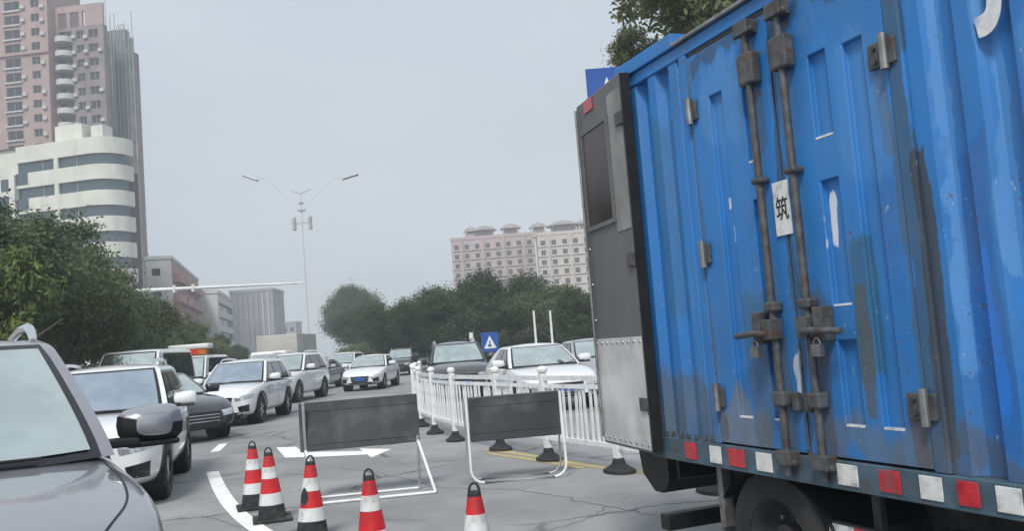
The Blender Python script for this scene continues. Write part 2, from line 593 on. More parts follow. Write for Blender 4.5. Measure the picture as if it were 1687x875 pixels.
def smooth(pts, k=6):
    out = []
    for i in range(len(pts) - 1):
        p0, p1, p2, p3 = pts[max(i - 1, 0)], pts[i], pts[i + 1], pts[min(i + 2, len(pts) - 1)]
        for j in range(k):
            t = j / k
            out.append(tuple(0.5 * (2 * p1[a] + (p2[a] - p0[a]) * t + (2 * p0[a] - 5 * p1[a] + 4 * p2[a] - p3[a]) * t * t
                                    + (3 * p1[a] - p0[a] - 3 * p2[a] + p3[a]) * t ** 3) for a in range(len(p1))))
    out.append(tuple(pts[-1]))
    return out

def G(px, py):
    g = gnd(px, py)
    return (g.x, g.y)
band('lane_line', smooth([G(350, 778), G(362, 806), G(384, 838), G(424, 872), G(488, 905), G(600, 950)]), 0.17, M['line'])
band('lane_dash', [G(354, 745), G(368, 732)], 0.16, M['line'])
band('lane_dash', [G(480, 654), G(492, 648)], 0.16, M['line'])
m = MB()
m.poly([(*G(455, 738), 0.004), (*G(470, 755), 0.004), (*G(508, 754), 0.004), (*G(488, 737), 0.004)])
m.poly([(*G(503, 751), 0.0045), (*G(508, 754.5), 0.0045), (*G(604, 750), 0.0045), (*G(602, 744), 0.0045), (*G(500, 746), 0.0045)])
m.poly([(*G(592, 740), 0.005), (*G(612, 755), 0.005), (*G(645, 741), 0.005)])
m.build('turn_arrow', M['line'], road)
band('edge_line', [G(800, 741), G(880, 752), G(960, 766), G(1100, 785)], 0.16, M['yellow'])
band('edge_line', [G(806, 748), G(880, 759), G(960, 772)], 0.12, M['yellow'], 0.0045)

M['tar'] = plain('crack_tar', (0.125, 0.125, 0.127), 0.8, var=0.4, scale=9)
def crack(pts, w):
    p = smooth([G(*q) for q in pts], 8)
    rr = random.Random(len(pts))
    p = [(x + rr.gauss(0, 0.018), y + rr.gauss(0, 0.03)) for x, y in p]
    band('road_crack', p, w, M['tar'], 0.002)
crack([(560, 772), (640, 783), (720, 803), (810, 806), (900, 814), (1000, 836), (1085, 850)], 0.016)
crack([(1000, 836), (960, 858), (880, 880)], 0.010)
crack([(640, 783), (600, 800), (580, 818)], 0.010)
crack([(330, 850), (400, 868), (470, 862)], 0.010)
# ------------------------------------------------------------------ buildings
def xform(mb, start, fn):
    for i in range(start, len(mb.v)):
        mb.v[i] = tuple(fn(*mb.v[i]))

PANES = {}
def pane(parent, mat, x0, x1, z0, z1, y, side_w=None, name='window'):
    """a framed window unit: glass sheet plus thin frame, shared between windows of one size"""
    key = (round(x1 - x0, 2), round(z1 - z0, 2), mat.name)
    if key not in PANES:
        w, h = x1 - x0, z1 - z0
        m = MB()
        m.span(0, w, 0.0, 0.06, 0, h)
        me = m.mesh('window')
        me.materials.append(mat)
        f = MB()
        t = 0.07
        f.span(0, w, -0.05, -0.002, 0, t)
        f.span(0, w, -0.05, -0.002, h - t, h)
        f.span(0, t, -0.05, -0.002, t, h - t)
        f.span(w - t, w, -0.05, -0.002, t, h - t)
        if w > 1.3:
            f.span(w / 2 - t / 2, w / 2 + t / 2, -0.05, -0.002, t, h - t)
        fe = f.mesh('frame')
        fe.materials.append(M['grey_metal'])
        PANES[key] = (me, fe)
    me, fe = PANES[key]
    o = obj(name, me, None, parent)
    fr = obj('frame', fe, None, o)
    if side_w is None:
        o.location = (x0, y, z0)
    else:
        o.location = (side_w - y, x0, z0)
        o.rotation_euler = (0, 0, math.pi / 2)
    return o

def block(name, label, loc, rz, w, d, h, wall, front=(), side=(), depth=0.18, wmat=None, z0=0.0, cat='building', parapet=0.7):
    root = empty(name, loc, rz)
    tag(root, label, cat)
    m = MB()
    relief(m, (0, w), (z0, h), [(a, b, c, e, depth) for a, b, c, e in front])
    s = len(m.v)
    relief(m, (0, d), (z0, h), [(a, b, c, e, depth) for a, b, c, e in side])
    xform(m, s, lambda x, y, z: (w - y, x, z))
    m.quad((0, d, z0), (0, 0, z0), (0, 0, h), (0, d, h))
    m.quad((w, d, z0), (0, d, z0), (0, d, h), (w, d, h))
    m.quad((0, 0, h), (w, 0, h), (w, d, h), (0, d, h))
    m.build('wall', wall, root)
    if parapet:
        p = MB()
        for a in ((-0.15, w + 0.15, -0.15, 0.2), (-0.15, w + 0.15, d - 0.2, d + 0.15), (-0.15, 0.2, 0.2, d - 0.2), (w - 0.2, w + 0.15, 0.2, d - 0.2)):
            p.span(a[0], a[1], a[2], a[3], h + 0.002, h + parapet)
        p.build('parapet', wall, root)
    wm = wmat or M['dark_window']
    for a, b, c, e in front:
        pane(root, wm, a, b, c, e, depth - 0.07)
    for a, b, c, e in side:
        pane(root, wm, a, b, c, e, depth - 0.07, side_w=w)
    return root

# white office with curved ribbon windows
OY = 112.0
o0 = at(224, 440, OY)
office = empty('office_building', (o0.x - 2.5, OY, 0), math.radians(-13))
tag(office, 'white office block with rounded corner and dark ribbon windows behind the street trees', 'building')
def office_path(off, n=10):
    p = [(-24.0, 0.0 + off), (-14.0, off), (-12.3, off), (-8.4, off), (-7.8, off), (-3.4, off)]
    for k in range(n + 1):
        a = -math.pi / 2 + (math.pi / 2) * k / n
        p.append((-3.4 + (3.4 - off) * math.cos(a), 3.4 + (3.4 - off) * math.sin(a)))
    p.append((-off, 4.4))
    return p
def strip(path, z0, z1):
    m = MB()
    m.grid([[(x, y, z0) for x, y in path], [(x, y, z1) for x, y in path]])
    return m
z_tops = [28.6 - 3.32 * k for k in range(9)]
TOPZ = 31.4
prev = TOPZ
for k, zc in enumerate(z_tops):
    lo, hi = zc - 0.7, zc + 0.7
    p, q = office_path(0.0), office_path(0.35)
    m = strip(p[1:], hi, prev)
    m.grid([[(x, y, hi) for x, y in q[1:]], [(x, y, hi) for x, y in p[1:]]])
    m.grid([[(x, y, prev) for x, y in p[1:]], [(x, y, prev) for x, y in q[1:]]])
    m.build('spandrel', M['white_wall'], office)
    # ribbon panes
    for a, b in ((1, 2), (2, 3), (4, 5), (5, 8), (8, 11), (11, 14), (14, 16)):
        seg = q[a:b + 1]
        strip(seg, lo if a != 1 else lo - 1.5, hi).build('pane', M['winglass'], office)
    MB().span(-8.4, -7.8, 0.02, 0.5, lo, hi).build('pier', M['white_wall'], office)
    for px_ in (-5.2, -10.2):
        MB().span(px_ - 0.05, px_ + 0.05, 0.28, 0.36, lo, hi).build('mullion', M['grey_metal'], office)
    # lower left full-height light: cut the spandrel below by a proud glass bay
    MB().span(-14.0, -12.3, -0.05, 0.0, lo - 1.5, lo).build('pane', M['winglass'], office)
    prev = lo
m = strip(office_path(0.0)[1:], 0.0, prev)
m.build('spandrel', M['white_wall'], office)
m = MB()
m.poly([(x, y, TOPZ - 0.003) for x, y in office_path(0.0)] + [(-24, 4.4, TOPZ - 0.003)])
m.build('roof', M['pale_wall'], office)
MB().span(-14.9, -14.05, -0.35, 0.6, 0, TOPZ - 3.6).build('pilaster', M['white_wall'], office)
MB().span(-24, -14.02, 0.4, 0.8, TOPZ - 3.5, TOPZ - 0.1).build('spandrel', M['white_wall'], office)
for k in range(5):
    x0 = -24 + k * 1.82
    MB().span(x0 + 0.05, x0 + 1.77, 0.7, 0.8, TOPZ - 14, TOPZ - 6.2).build('curtain_panel', M['blueglass'], office)
    MB().span(x0 + 0.05, x0 + 1.3, 0.3, 0.39, TOPZ - 5.4, TOPZ - 3.9).build('window', M['winglass'], office)
MB().span(-24, -14.92, 0.82, 1.0, 0, TOPZ - 3.6).build('wall', M['white_wall'], office)
MB().span(-24, -14.92, 0.4, 0.81, TOPZ - 6.1, TOPZ - 3.52).build('spandrel', M['white_wall'], office)
rb = MB()
rb.span(-9, -5, 1.2, 4, TOPZ, TOPZ + 2.3)
rb.build('plant_room', M['white_wall'], office)
MB().span(-4.3, -2.6, 2, 4, TOPZ, TOPZ + 2.0).build('plant_room', M['white_wall'], office)

# pink residential tower behind the office
TY = 180.0
t0 = at(84, 200, TY)
tower = empty('residential_tower', (t0.x, TY, 0), math.radians(-6))
tag(tower, 'tall pink apartment tower with stacked curved balconies above the white office', 'building')
zt = at(120, 38, TY).z
fl = [zt - 3.0 * k for k in range(1, 17)]
A = []
for k in range(26):
    z = zt + 10.2 - 3.0 * k
    A.append((-3.6, -1.8, z, z + 1.6))
    A.append((-9.4, -6.0, z - 0.2, z + 1.7))
    A.append((-14.6, -12.0, z - 0.2, z + 1.7))
m = MB()
relief(m, (-17, 0), (0, zt + 16), [(a, b, c, e, 0.3) for a, b, c, e in A])
m.quad((0, 0, 0), (0, 12, 0), (0, 12, zt + 16), (0, 0, zt + 16))
m.quad((-17, 0, zt + 16), (0, 0, zt + 16), (0, 12, zt + 16), (-17, 12, zt + 16))
m.build('wall', M['pink_wall'], tower)
for a, b, c, e in A:
    if c > 22:
        pane(tower, M['dark_window'], a, b, c, e, 0.2)
        if b - a > 2:
            MB().span(a - 0.2, b + 0.2, -0.35, 0.0, c - 0.35, c - 0.05).build('sill', M['pale_wall'], tower)
MB().span(-17.2, 0.2, -0.4, -0.002, zt - 5.6, zt - 5.0).build('ledge', M['pink_wall'], tower)
Bw = []
for z in fl:
    Bw += [(4.6, 6.2, z + 0.5, z + 2.1), (7.2, 9.3, z + 0.5, z + 2.1), (0.8, 3.6, z + 0.1, z + 2.3)]
m = MB()
relief(m, (0.01, 10.5), (0, zt), [(a, b, c, e, 0.35) for a, b, c, e in Bw], y=2.5)
m.quad((10.5, 2.5, 0), (10.5, 4, 0), (10.5, 4, zt), (10.5, 2.5, zt))
m.quad((0.01, 2.5, zt), (10.5, 2.5, zt), (10.5, 4, zt), (0.01, 4, zt))
m.build('wall', M['pink_dark'], tower)
for a, b, c, e in Bw:
    if c > 26:
        pane(tower, M['dark_window'], a, b, c, e, 2.75)
for z in fl:
    if z > 24:
        m = MB()
        arc = [(0.15 + 1.85 * (1 - math.cos(math.pi * k / 12)), 2.48 - 1.9 * math.sin(math.pi * k / 12)) for k in range(13)]
        m.grid([[(x, y, z - 0.25) for x, y in arc], [(x, y, z + 0.85) for x, y in arc]])
        m.poly([(x, y, z - 0.25) for x, y in arc])
        m.poly([(x, y, z + 0.1) for x, y in arc])
        m.build('balcony', M['pale_wall'], tower)
ac_me = MB().span(0, 0.9, -0.45, 0.0, 0, 0.65).mesh('air_conditioner')
ac_me.materials.append(M['pale_wall'])
for z in fl:
    for x, y in ((6.25, 2.48), (9.35, 2.48), (3.65, 2.48)):
        if z > 26 and random.random() < 0.6:
            obj('air_conditioner', ac_me, None, tower, loc=(x, y, z + random.uniform(0.2, 0.9)))
for k in range(18):
    z = zt + 7 - 3.0 * k
    if z > 26:
        for x in (-5.7, -1.5):
            if random.random() < 0.6:
                obj('air_conditioner', ac_me, None, tower, loc=(x, -0.01, z + random.uniform(-0.3, 0.5)))
m = MB()                                                     # open roof frame
m.span(0.02, 10.5, 2.5, 3.1, zt + 3.2, zt + 4.6)
for x in (0.02, 2.6, 5.3, 6.6):
    m.span(x, x + 0.7, 2.52, 3.08, zt, zt + 3.2)
m.span(7.3, 10.5, 2.52, 3.08, zt, zt + 3.2)
m.build('roof_frame', M['pink_wall'], tower)

c0 = at(199, 300, 190)
slab = block('tower_wing', 'slim grey pink tower wing with dark glass strip, right edge of the pink tower', (c0.x, 190, 0), math.radians(-6), 4.2, 2, zt - 3.5, M['pink_dark'],
             front=[(0.5, 1.5, 24 + 3 * k, 25.5 + 3 * k) for k in range(14)], side=[], parapet=0)
MB().span(1.9, 3.9, -0.25, -0.01, 17, 43).build('glass_strip', M['dark_window'], slab)
m = MB()
m.span(-0.15, 4.4, -0.4, -0.27, 50, zt - 0.5)
m.build('scaffold_net', M['net'], slab)
for k in range(6):
    x = 0.0 + k * 0.85
    m = MB()
    m.tube([(x, -0.55, 46), (x, -0.55, zt + 3 + random.uniform(-2.0, 3.0))], 0.09, 6)
    m.build('scaffold_pole', M['grey_metal'], slab)
cB = at(176, 100, 200)
slab2 = block('tower_core', 'netted unfinished tower core rising behind the pink apartment tower', (cB.x, 200, 0), math.radians(-6), 4.6, 2, zt + 5.5, M['net'], parapet=0)
for k in range(5):
    x = 0.3 + k * 1.0
    m = MB()
    m.tube([(x, -0.3, 60), (x, -0.3, zt + 7.5 + random.uniform(-1.5, 5.5))], 0.10, 6)
    m.build('scaffold_pole', M['grey_metal'], slab2)

# white building with salmon balconies
d0 = at(240, 430, 130)
hD = at(258, 427, 130).z
D = block('balcony_building', 'white building end wall with salmon pink balconies along its right side', (d0.x, 130, 0), math.radians(14), 3.4, 40, hD, M['pale_wall'],
          front=[(0.7, 1.9, hD - 3 - 3.0 * k + 0.6, hD - 3 - 3.0 * k + 1.7) for k in range(4)],
          side=[(2 + 9.5 * j, 9 + 9.5 * j, hD - 2.6 - 3.0 * k, hD - 0.9 - 3.0 * k) for j in range(4) for k in range(5)], depth=0.5, parapet=0.5)
for k in range(5):
    for j in range(4):
        MB().span(3.42, 4.5, 1.6 + 9.5 * j, 9.4 + 9.5 * j, hD - 3.2 - 3.0 * k, hD - 2.0 - 3.0 * k).build('balcony', M['salmon'], D)
MB().span(3.402, 3.46, 0.6, 39.4, 0.5, hD - 0.1).build('side_wall', M['salmon'], D)

e0 = at(320, 500, 170)
hE = at(340, 484, 170).z
E_ = block('grey_block', 'plain pale grey building with dark balcony slots beside the salmon balconies', (e0.x, 170, 0), math.radians(12), 4.2, 30, hE, M['pale_wall'],
           side=[(1.5, 28.5, hE - 3.0 - 2.8 * k, hE - 1.5 - 2.8 * k) for k in range(5)], front=[], depth=0.6)
f0 = at(379, 500, 235)
hF = at(410, 482, 235).z
F_ = block('ribbed_tower', 'distant pale grey slab tower with vertical ribs above the box truck', (f0.x, 235, 0), math.radians(3), 11, 14, hF, M['grey_wall'], parapet=0.8)
for k in range(8):
    MB().span(0.1 + k * 1.35, 0.5 + k * 1.35, -0.4, -0.01, 0, hF - 0.2).build('rib', M['pale_wall'] if k > 5 else M['grey_wall'], F_)
g0 = at(452, 535, 380)
block('hazy_block', 'faint bluish low block on the skyline right of the ribbed tower', (g0.x, 380, 0), 0, 9, 10, g0.z, M['grey_wall'], front=[(1 + 2.7 * j, 2.6 + 2.7 * j, 6 + 3.4 * k, 7.8 + 3.4 * k) for j in range(3) for k in range(3)])

def apartments(name, label, pxl, pxr, pyt, Y, wall, gaz):
    a, b = at(pxl, pyt, Y), at(pxr, pyt, Y)
    w, h = b.x - a.x, (a.z + b.z) / 2
    n = int(w / 3.1)
    wins = []
    for j in range(n):
        for k in range(8):
            x = (j + 0.5) * w / n
            z = h - 3.2 - 3.1 * k
            wins.append((x - 0.75, x + 0.75, z, z + 1.6))
    r = block(name, label, (a.x, Y, 0), 0, w, 16, h, wall, front=wins, depth=0.3, parapet=1.0)
    for j in range(0, n, 2):
        x = (j + 1) * w / n
        MB().span(x - 0.35, x + 0.35, -0.8, -0.01, 0, h + 0.5).build('pier', wall, r)
    for k in range(8):
        MB().span(0.0, w, -0.35, -0.012, h - 3.6 - 3.1 * k, h - 3.35 - 3.1 * k).build('ledge', wall, r)
    for gx, gw in gaz:                                       # roof gazebos
        x = (gx - pxl) / (pxr - pxl) * w
        m = MB()
        for sx in (-1, 1):
            for sy in (2, 6):
                m.span(x + sx * gw * 0.4 - 0.3, x + sx * gw * 0.4 + 0.3, sy, sy + 0.6, h, h + 3.0)
        m.span(x - gw * 0.36, x + gw * 0.36, 2.7, 6.2, h, h + 2.6)
        g = m.build('roof_gazebo', wall, r)
        t = MB()
        t.lathe([(gw * 0.62, h + 3.0), (gw * 0.58, h + 3.35), (gw * 0.36, h + 4.3), (0.1, h + 4.9)], 10, Matrix.Translation((x, 4.3, 0)))
        t.build('gazebo_roof', M['roof_tile'], g)
    return r
apartments('apartment_block', 'rose coloured apartment block with roof gazebos, left of the two on the skyline', 742, 880, 392, 300, M['rose_wall'], ((775, 4), (798, 7), (842, 6)))
apartments('apartment_block', 'cream apartment block with roof gazebos, right beside the truck\'s open door', 884, 1010, 384, 285, M['cream_wall'], ((888, 5), (930, 9), (968, 6)))

# ------------------------------------------------------------------ trees
def crown_mesh(seed, rx, rz, n, ls, mat, lobes=11, per=36):
    rnd = random.Random(seed)
    L = []
    for k in range(lobes):
        a, r = rnd.uniform(0, 2 * math.pi), rx * rnd.uniform(0.15, 0.68)
        z = rz * rnd.uniform(-0.55, 0.7)
        L.append((r * math.cos(a), r * math.sin(a), z, rx * rnd.uniform(0.28, 0.5) * (1.0 - 0.25 * abs(z) / rz)))
    v, f = [], []
    for c in range(n // per):
        lx, ly, lz, lr = rnd.choice(L)
        while True:
            d = Vector((rnd.gauss(0, 1), rnd.gauss(0, 1), rnd.gauss(0, 1)))
            if d.length > 0.1:
                break
        d.normalize()
        rr = lr * rnd.uniform(0.55, 1.08)
        cx, cy, cz = lx + d.x * rr, ly + d.y * rr, lz + d.z * rr * 0.85
        cs = rnd.uniform(0.16, 0.34) * (rx / 3.0)
        for k in range(per):
            p = Vector((cx + rnd.gauss(0, cs), cy + rnd.gauss(0, cs), cz + rnd.gauss(0, cs * 0.7)))
            nrm = (d * 0.6 + Vector((rnd.gauss(0, 0.6), rnd.gauss(0, 0.6), rnd.gauss(0.5, 0.6)))).normalized()
            t = nrm.cross(Vector((rnd.gauss(0, 1), rnd.gauss(0, 1), rnd.gauss(0, 1))))
            if t.length < 1e-3:
                continue
            t.normalize()
            b = nrm.cross(t)
            s = ls * rnd.uniform(0.6, 1.3)
            i = len(v)
            v += [tuple(p - t * s), tuple(p + b * s * 0.45 - nrm * s * 0.12), tuple(p + t * s), tuple(p - b * s * 0.45 - nrm * s * 0.12)]
            f.append((i, i + 1, i + 2, i + 3))
    me = bpy.data.meshes.new('crown')
    me.from_pydata(v, [], f)
    me.materials.append(mat)
    return me

def trunk_mesh(seed, h, r, rx):
    rnd = random.Random(seed)
    m = MB()
    m.tube([(0, 0, -0.1), (rnd.uniform(-.1, .1), rnd.uniform(-.1, .1), h * 0.35), (rnd.uniform(-.2, .2), rnd.uniform(-.2, .2), h * 0.7), (rnd.uniform(-.4, .4), rnd.uniform(-.4, .4), h * 1.15)],
           [r * 1.25, r, r * 0.75, r * 0.25], 9)
    for k in range(6):
        a = rnd.uniform(0, 6.28)
        z = h * rnd.uniform(0.5, 0.85)
        q = rx * rnd.uniform(0.4, 0.75)
        m.tube([(0, 0, z), (q * 0.45 * math.cos(a), q * 0.45 * math.sin(a), z + h * 0.13), (q * math.cos(a), q * math.sin(a), z + h * rnd.uniform(0.2, 0.4))], [r * 0.5, r * 0.33, r * 0.1], 6)
    me = m.mesh('trunk')
    me.materials.append(M['bark'])
    me.polygons.foreach_set('use_smooth', [True] * len(me.polygons))
    return me
CROWN = [crown_mesh(11, 3.0, 2.4, 38000, 0.085, M['leafA'], 13), crown_mesh(12, 3.0, 2.2, 38000, 0.085, M['leafB'], 13),
         crown_mesh(13, 3.0, 2.5, 36000, 0.085, M['leafA'], 14), crown_mesh(14, 2.2, 1.8, 7000, 0.13, M['leafC'], 8)]
CROWN.append(crown_mesh(15, 3.0, 2.5, 11000, 0.13, M['leafB'], 16))
CROWN.append(crown_mesh(16, 3.0, 2.4, 34000, 0.082, M['leafD'], 17, 60))
CROWN.append(crown_mesh(17, 3.0, 2.3, 34000, 0.082, M['leafD'], 18, 60))
TRUNK = [trunk_mesh(21, 3.4, 0.17, 2.4), trunk_mesh(22, 3.2, 0.15, 2.4), trunk_mesh(23, 3.6, 0.18, 2.4)]
CROWN_TOP = []
for me_ in CROWN:
    zz_ = sorted(v_.co.z for v_ in me_.vertices)
    CROWN_TOP.append(zz_[int(len(zz_) * 0.985)])
def tree(name, label, x, y, top, var, rot, wide=1.0, group=None):
    """top = height of the crown's top; the model is 6.6 m tall at scale 1"""
    s = top / (4.05 + CROWN_TOP[var])
    r = empty(name, (x, y, 0.0), rot)
    tag(r, label, 'tree', group)
    t = obj('trunk', TRUNK[var % 3], None, r)
    t.scale = (s, s, s)
    c = obj('crown', CROWN[var], None, r, loc=(0, 0, 4.05 * s))
    c.scale = (s * wide, s * wide, s)
    return r
def treepx(label, px, py, Y, var, rot, wide=1.0, name='street_tree', group='trees along the left pavement'):
    p = at(px, py, Y)
    return tree(name, label, p.x, Y, p.z, var, rot, wide, group)
treepx('dark green street tree at the left picture edge, nearest of the left row', -30, 352, 25, 5, 0.3, 1.0)
treepx('bright yellow green young tree below the blue curtain glass at the left edge', -2, 425, 22.5, 3, 0.3, 0.75)
treepx('olive street tree in front of the white office\'s middle windows', 95, 412, 29, 1, 1.2, 0.95)
treepx('large dark street tree right of the olive one, under the white office\'s corner', 168, 462, 36, 6, 2.2, 0.9)
treepx('rounded street tree just left of the white building with salmon balconies', 232, 503, 45, 1, 4.0, 0.9)
treepx('street tree standing under the salmon balconies', 292, 528, 56, 5, 5.2, 0.9)
treepx('smaller street tree before the plain pale grey building', 345, 558, 72, 2, 0.9, 1.0)
treepx('last small tree of the left row, before the ribbed tower', 388, 572, 90, 1, 2.9, 1.0)
treepx('dark street tree filling the gap behind the olive tree', 45, 385, 33, 6, 2.7, 1.0)
treepx('dark street tree behind the left row, under the white office\'s right windows', 112, 440, 42, 5, 1.9, 1.0)
treepx('low bushy street tree between the salmon balconies and the grey building', 322, 552, 62, 1, 0.6, 1.2)
RG = 'trees across the road behind the fence'
treepx('far hazy tree at the left end of the right tree belt', 592, 505, 105, 2, 0.4, 1.1, 'roadside_tree', RG)
treepx('low spreading tree in the belt, second from its left end', 640, 508, 80, 0, 1.4, 1.3, 'roadside_tree', RG)
treepx('dense tree in the belt, behind the dark grey off-road car', 705, 486, 72, 2, 2.0, 1.25, 'roadside_tree', RG)
treepx('dark tree in the belt below the rose apartment block', 765, 470, 68, 0, 3.0, 1.25, 'roadside_tree', RG)
treepx('tallest tree of the belt, between the two apartment blocks', 835, 452, 66, 2, 4.0, 1.2, 'roadside_tree', RG)
treepx('olive tree in the belt below the cream apartment block', 905, 476, 62, 1, 5.0, 1.25, 'roadside_tree', RG)
treepx('dark tree in the belt nearest the truck\'s open door', 975, 480, 56, 0, 0.2, 1.25, 'roadside_tree', RG)
treepx('tree of the belt mostly hidden behind the blue truck', 1055, 470, 52, 2, 1.7, 1.25, 'roadside_tree', RG)
for k, (px, py, Y, sc, lab) in enumerate(((612, 556, 88, 1, 'leftmost low bush under the tree belt'), (690, 549, 82, 0, 'low bush under the belt, left of the dark off-road car'),
                                          (765, 545, 78, 2, 'low bush behind the small blue square sign'), (840, 538, 75, 1, 'low bush left of the slim pale pole pair'),
                                          (925, 532, 72, 0, 'low bush right of the slim pale pole pair'), (1010, 526, 68, 2, 'low bush under the belt by the truck\'s open door'))):
    p = at(px, py, Y)
    sh = empty('shrub', (p.x, Y, 0), 0.7 * k)
    tag(sh, lab, 'bush', 'bushes below the tree belt')
    q = obj('foliage', CROWN[sc], None, sh, loc=(0, 0, p.z * 0.45))
    q.scale = (1.4, 0.9, p.z / 4.6)
treepx('faint far tree on the skyline by the signal arm', 580, 478, 160, 1, 2.4, 0.9, 'roadside_tree', RG)
def tall_trunk(h, r, sp):
    m = MB()
    m.tube([(0, 0, -0.1), (0.1, 0.05, h * 0.4), (-0.1, 0.1, h * 0.75), (0.1, 0, h * 1.02)], [r * 1.2, r, r * 0.8, r * 0.3], 9)
    rr = random.Random(5)
    for k in range(7):
        q = rr.uniform(0, 6.28)
        z = h * rr.uniform(0.82, 1.0)
        m.tube([(0, 0, z), (0.6 * math.cos(q) * sp, 0.6 * math.sin(q) * sp, z + 0.4 * sp), (1.5 * math.cos(q) * sp, 1.5 * math.sin(q) * sp, z + rr.uniform(0.5, 1.2) * sp)], [r * 0.4, r * 0.25, r * 0.06], 6)
    return m
def big_tree(label, px, py, Y, crx, var, rot):
    p = at(px, py, Y)
    r = empty('tall_tree', (p.x, Y, 0), rot)
    tag(r, label, 'tree', 'tall trees behind the truck')
    tall_trunk(p.z - 0.3 * crx, 0.07 * crx, crx / 2.6).build('trunk', M['bark'], r, smooth=True)
    c = obj('crown', CROWN[var], None, r, loc=(0, 0, p.z))
    c.scale = (crx / 3.0, crx / 3.0, crx / 3.0 * 1.05)
big_tree('tall tree with airy crown rising above the blue truck\'s roof', 1122, 18, 24, 2.3, 4, 0.7)
big_tree('second tall tree crown further right behind the truck\'s roof', 1225, 10, 25, 2.5, 1, 2.0)
big_tree('small lower crown poking out left of the tall tree above the truck', 1040, 82, 26, 0.85, 4, 3.0)

# ------------------------------------------------------------------ cars
SPECS = {
    'suv': dict(L=4.6, W=0.92, belt=1.06, roof=1.64, crown=0.05, xf=(1.02, 0.16), xr=(-2.18, -1.82), w=(0.85, 0.67), bulge=(0.24, 0.16), wb=(1.40, -1.32), R=0.36,
                top=[(-2.3, 0.98), (-2.15, 1.05), (0.9, 1.075), (1.35, 1.06), (1.9, 0.99), (2.12, 0.92), (2.3, 0.76)], rails=True,
                wins=[(0.60, -0.22), (-0.30, -1.05), (-1.13, -1.66)]),
    'sedan': dict(L=4.6, W=0.90, belt=0.95, roof=1.43, crown=0.04, xf=(0.98, 0.10), xr=(-1.78, -0.98), w=(0.83, 0.62), bulge=(0.24, 0.15), wb=(1.40, -1.30), R=0.32,
                  top=[(-2.3, 0.92), (-2.1, 1.0), (-1.6, 1.0), (0.9, 0.96), (1.4, 0.93), (1.9, 0.85), (2.15, 0.76), (2.3, 0.62)], rails=False,
                  wins=[(0.50, -0.25), (-0.33, -1.02)]),
    'van': dict(L=4.9, W=0.92, belt=1.18, roof=2.10, crown=0.05, xf=(2.02, 1.25), xr=(-2.42, -2.32), w=(0.89, 0.78), bulge=(0.22, 0.16), wb=(1.55, -1.45), R=0.34,
                top=[(-2.45, 1.1), (-2.3, 1.18), (1.7, 1.18), (2.1, 1.08), (2.3, 0.95), (2.45, 0.7)], rails=False,
                wins=[(1.22, 0.45), (0.35, -0.9), (-1.0, -2.1)]),
}
M['head'] = plain('headlight_lens', (0.55, 0.57, 0.60), 0.12, metal=0.5, var=0.35, scale=9, coat=0.8)
M['tail'] = plain('tail_lens', (0.35, 0.012, 0.012), 0.2, var=0.2, coat=0.5)
M['platebl'] = plain('number_plate', (0.03, 0.10, 0.35), 0.4, var=0.1)
M['frit'] = plain('black_gloss', (0.012, 0.013, 0.015), 0.18, var=0.1, spec=0.5)
M['lamp_amber'] = plain('amber_lens', (0.55, 0.16, 0.02), 0.25, var=0.15, coat=0.4)

def wheel_meshes():
    t = MB()
    Rx = Matrix.Rotation(math.pi / 2, 4, 'X')
    t.lathe([(0.62, -0.30), (0.90, -0.32), (0.985, -0.25), (1.0, -0.10), (1.0, 0.10), (0.985, 0.25), (0.90, 0.32), (0.62, 0.30), (0.60, 0.0), (0.62, -0.30)], 32, Rx)
    tm = t.mesh('tyre')
    tm.materials.append(M['rubber'])
    r = MB()
    r.lathe([(0.66, -0.30), (0.63, -0.24), (0.60, -0.05), (0.20, -0.06)], 32, Rx)
    for k in range(5):
        a = 2 * math.pi * k / 5
        for da in (-0.13, 0.13):
            p = [Vector((q * math.cos(a + da * (0.4 + q)), 0.22 + 0.02, q * math.sin(a + da * (0.4 + q)))) for q in (0.10, 0.36, 0.64)]
            rows = []
            for i, c in enumerate(p):
                n = Vector((-math.sin(a), 0, math.cos(a))) * (0.055 - 0.008 * i)
                rows.append([c - n + Vector((0, -0.06, 0)), c - n + Vector((0, 0.02, 0)), c + n + Vector((0, 0.02, 0)), c + n + Vector((0, -0.06, 0))])
            r.grid(rows)
    r.lathe([(0.14, 0.18), (0.14, 0.27), (0.0, 0.28)], 16, Matrix.Rotation(-math.pi / 2, 4, 'X'))
    rm = r.mesh('rim')
    rm.materials.append(M['alloy'])
    bmx = bmesh.new()
    bmx.from_mesh(rm)
    bmesh.ops.recalc_face_normals(bmx, faces=bmx.faces)
    bmx.to_mesh(rm)
    bmx.free()
    d = MB()
    d.lathe([(0.63, -0.02), (0.0, -0.02)], 24, Matrix.Rotation(-math.pi / 2, 4, 'X'))
    dm = d.mesh('brake_disc')
    dm.materials.append(M['darksteel'])
    for q in (tm, rm):
        q.polygons.foreach_set('use_smooth', [True] * len(q.polygons))
        q.set_sharp_from_angle(angle=math.radians(40))
    return tm, rm, dm
WHEEL = wheel_meshes()

def add_wheel(root, x, y, R):
    w = empty('wheel')
    w.parent = root
    w.location = (x, y, R)
    w.scale = (R, R, R)
    if y < 0:
        w.rotation_euler = (0, 0, math.pi)
    for n, me in zip(('tyre', 'rim', 'brake_disc'), WHEEL):
        obj(n, me, None, w)
    return w

def eval_mesh(o):
    dg = bpy.context.evaluated_depsgraph_get()
    return bpy.data.meshes.new_from_object(o.evaluated_get(dg))

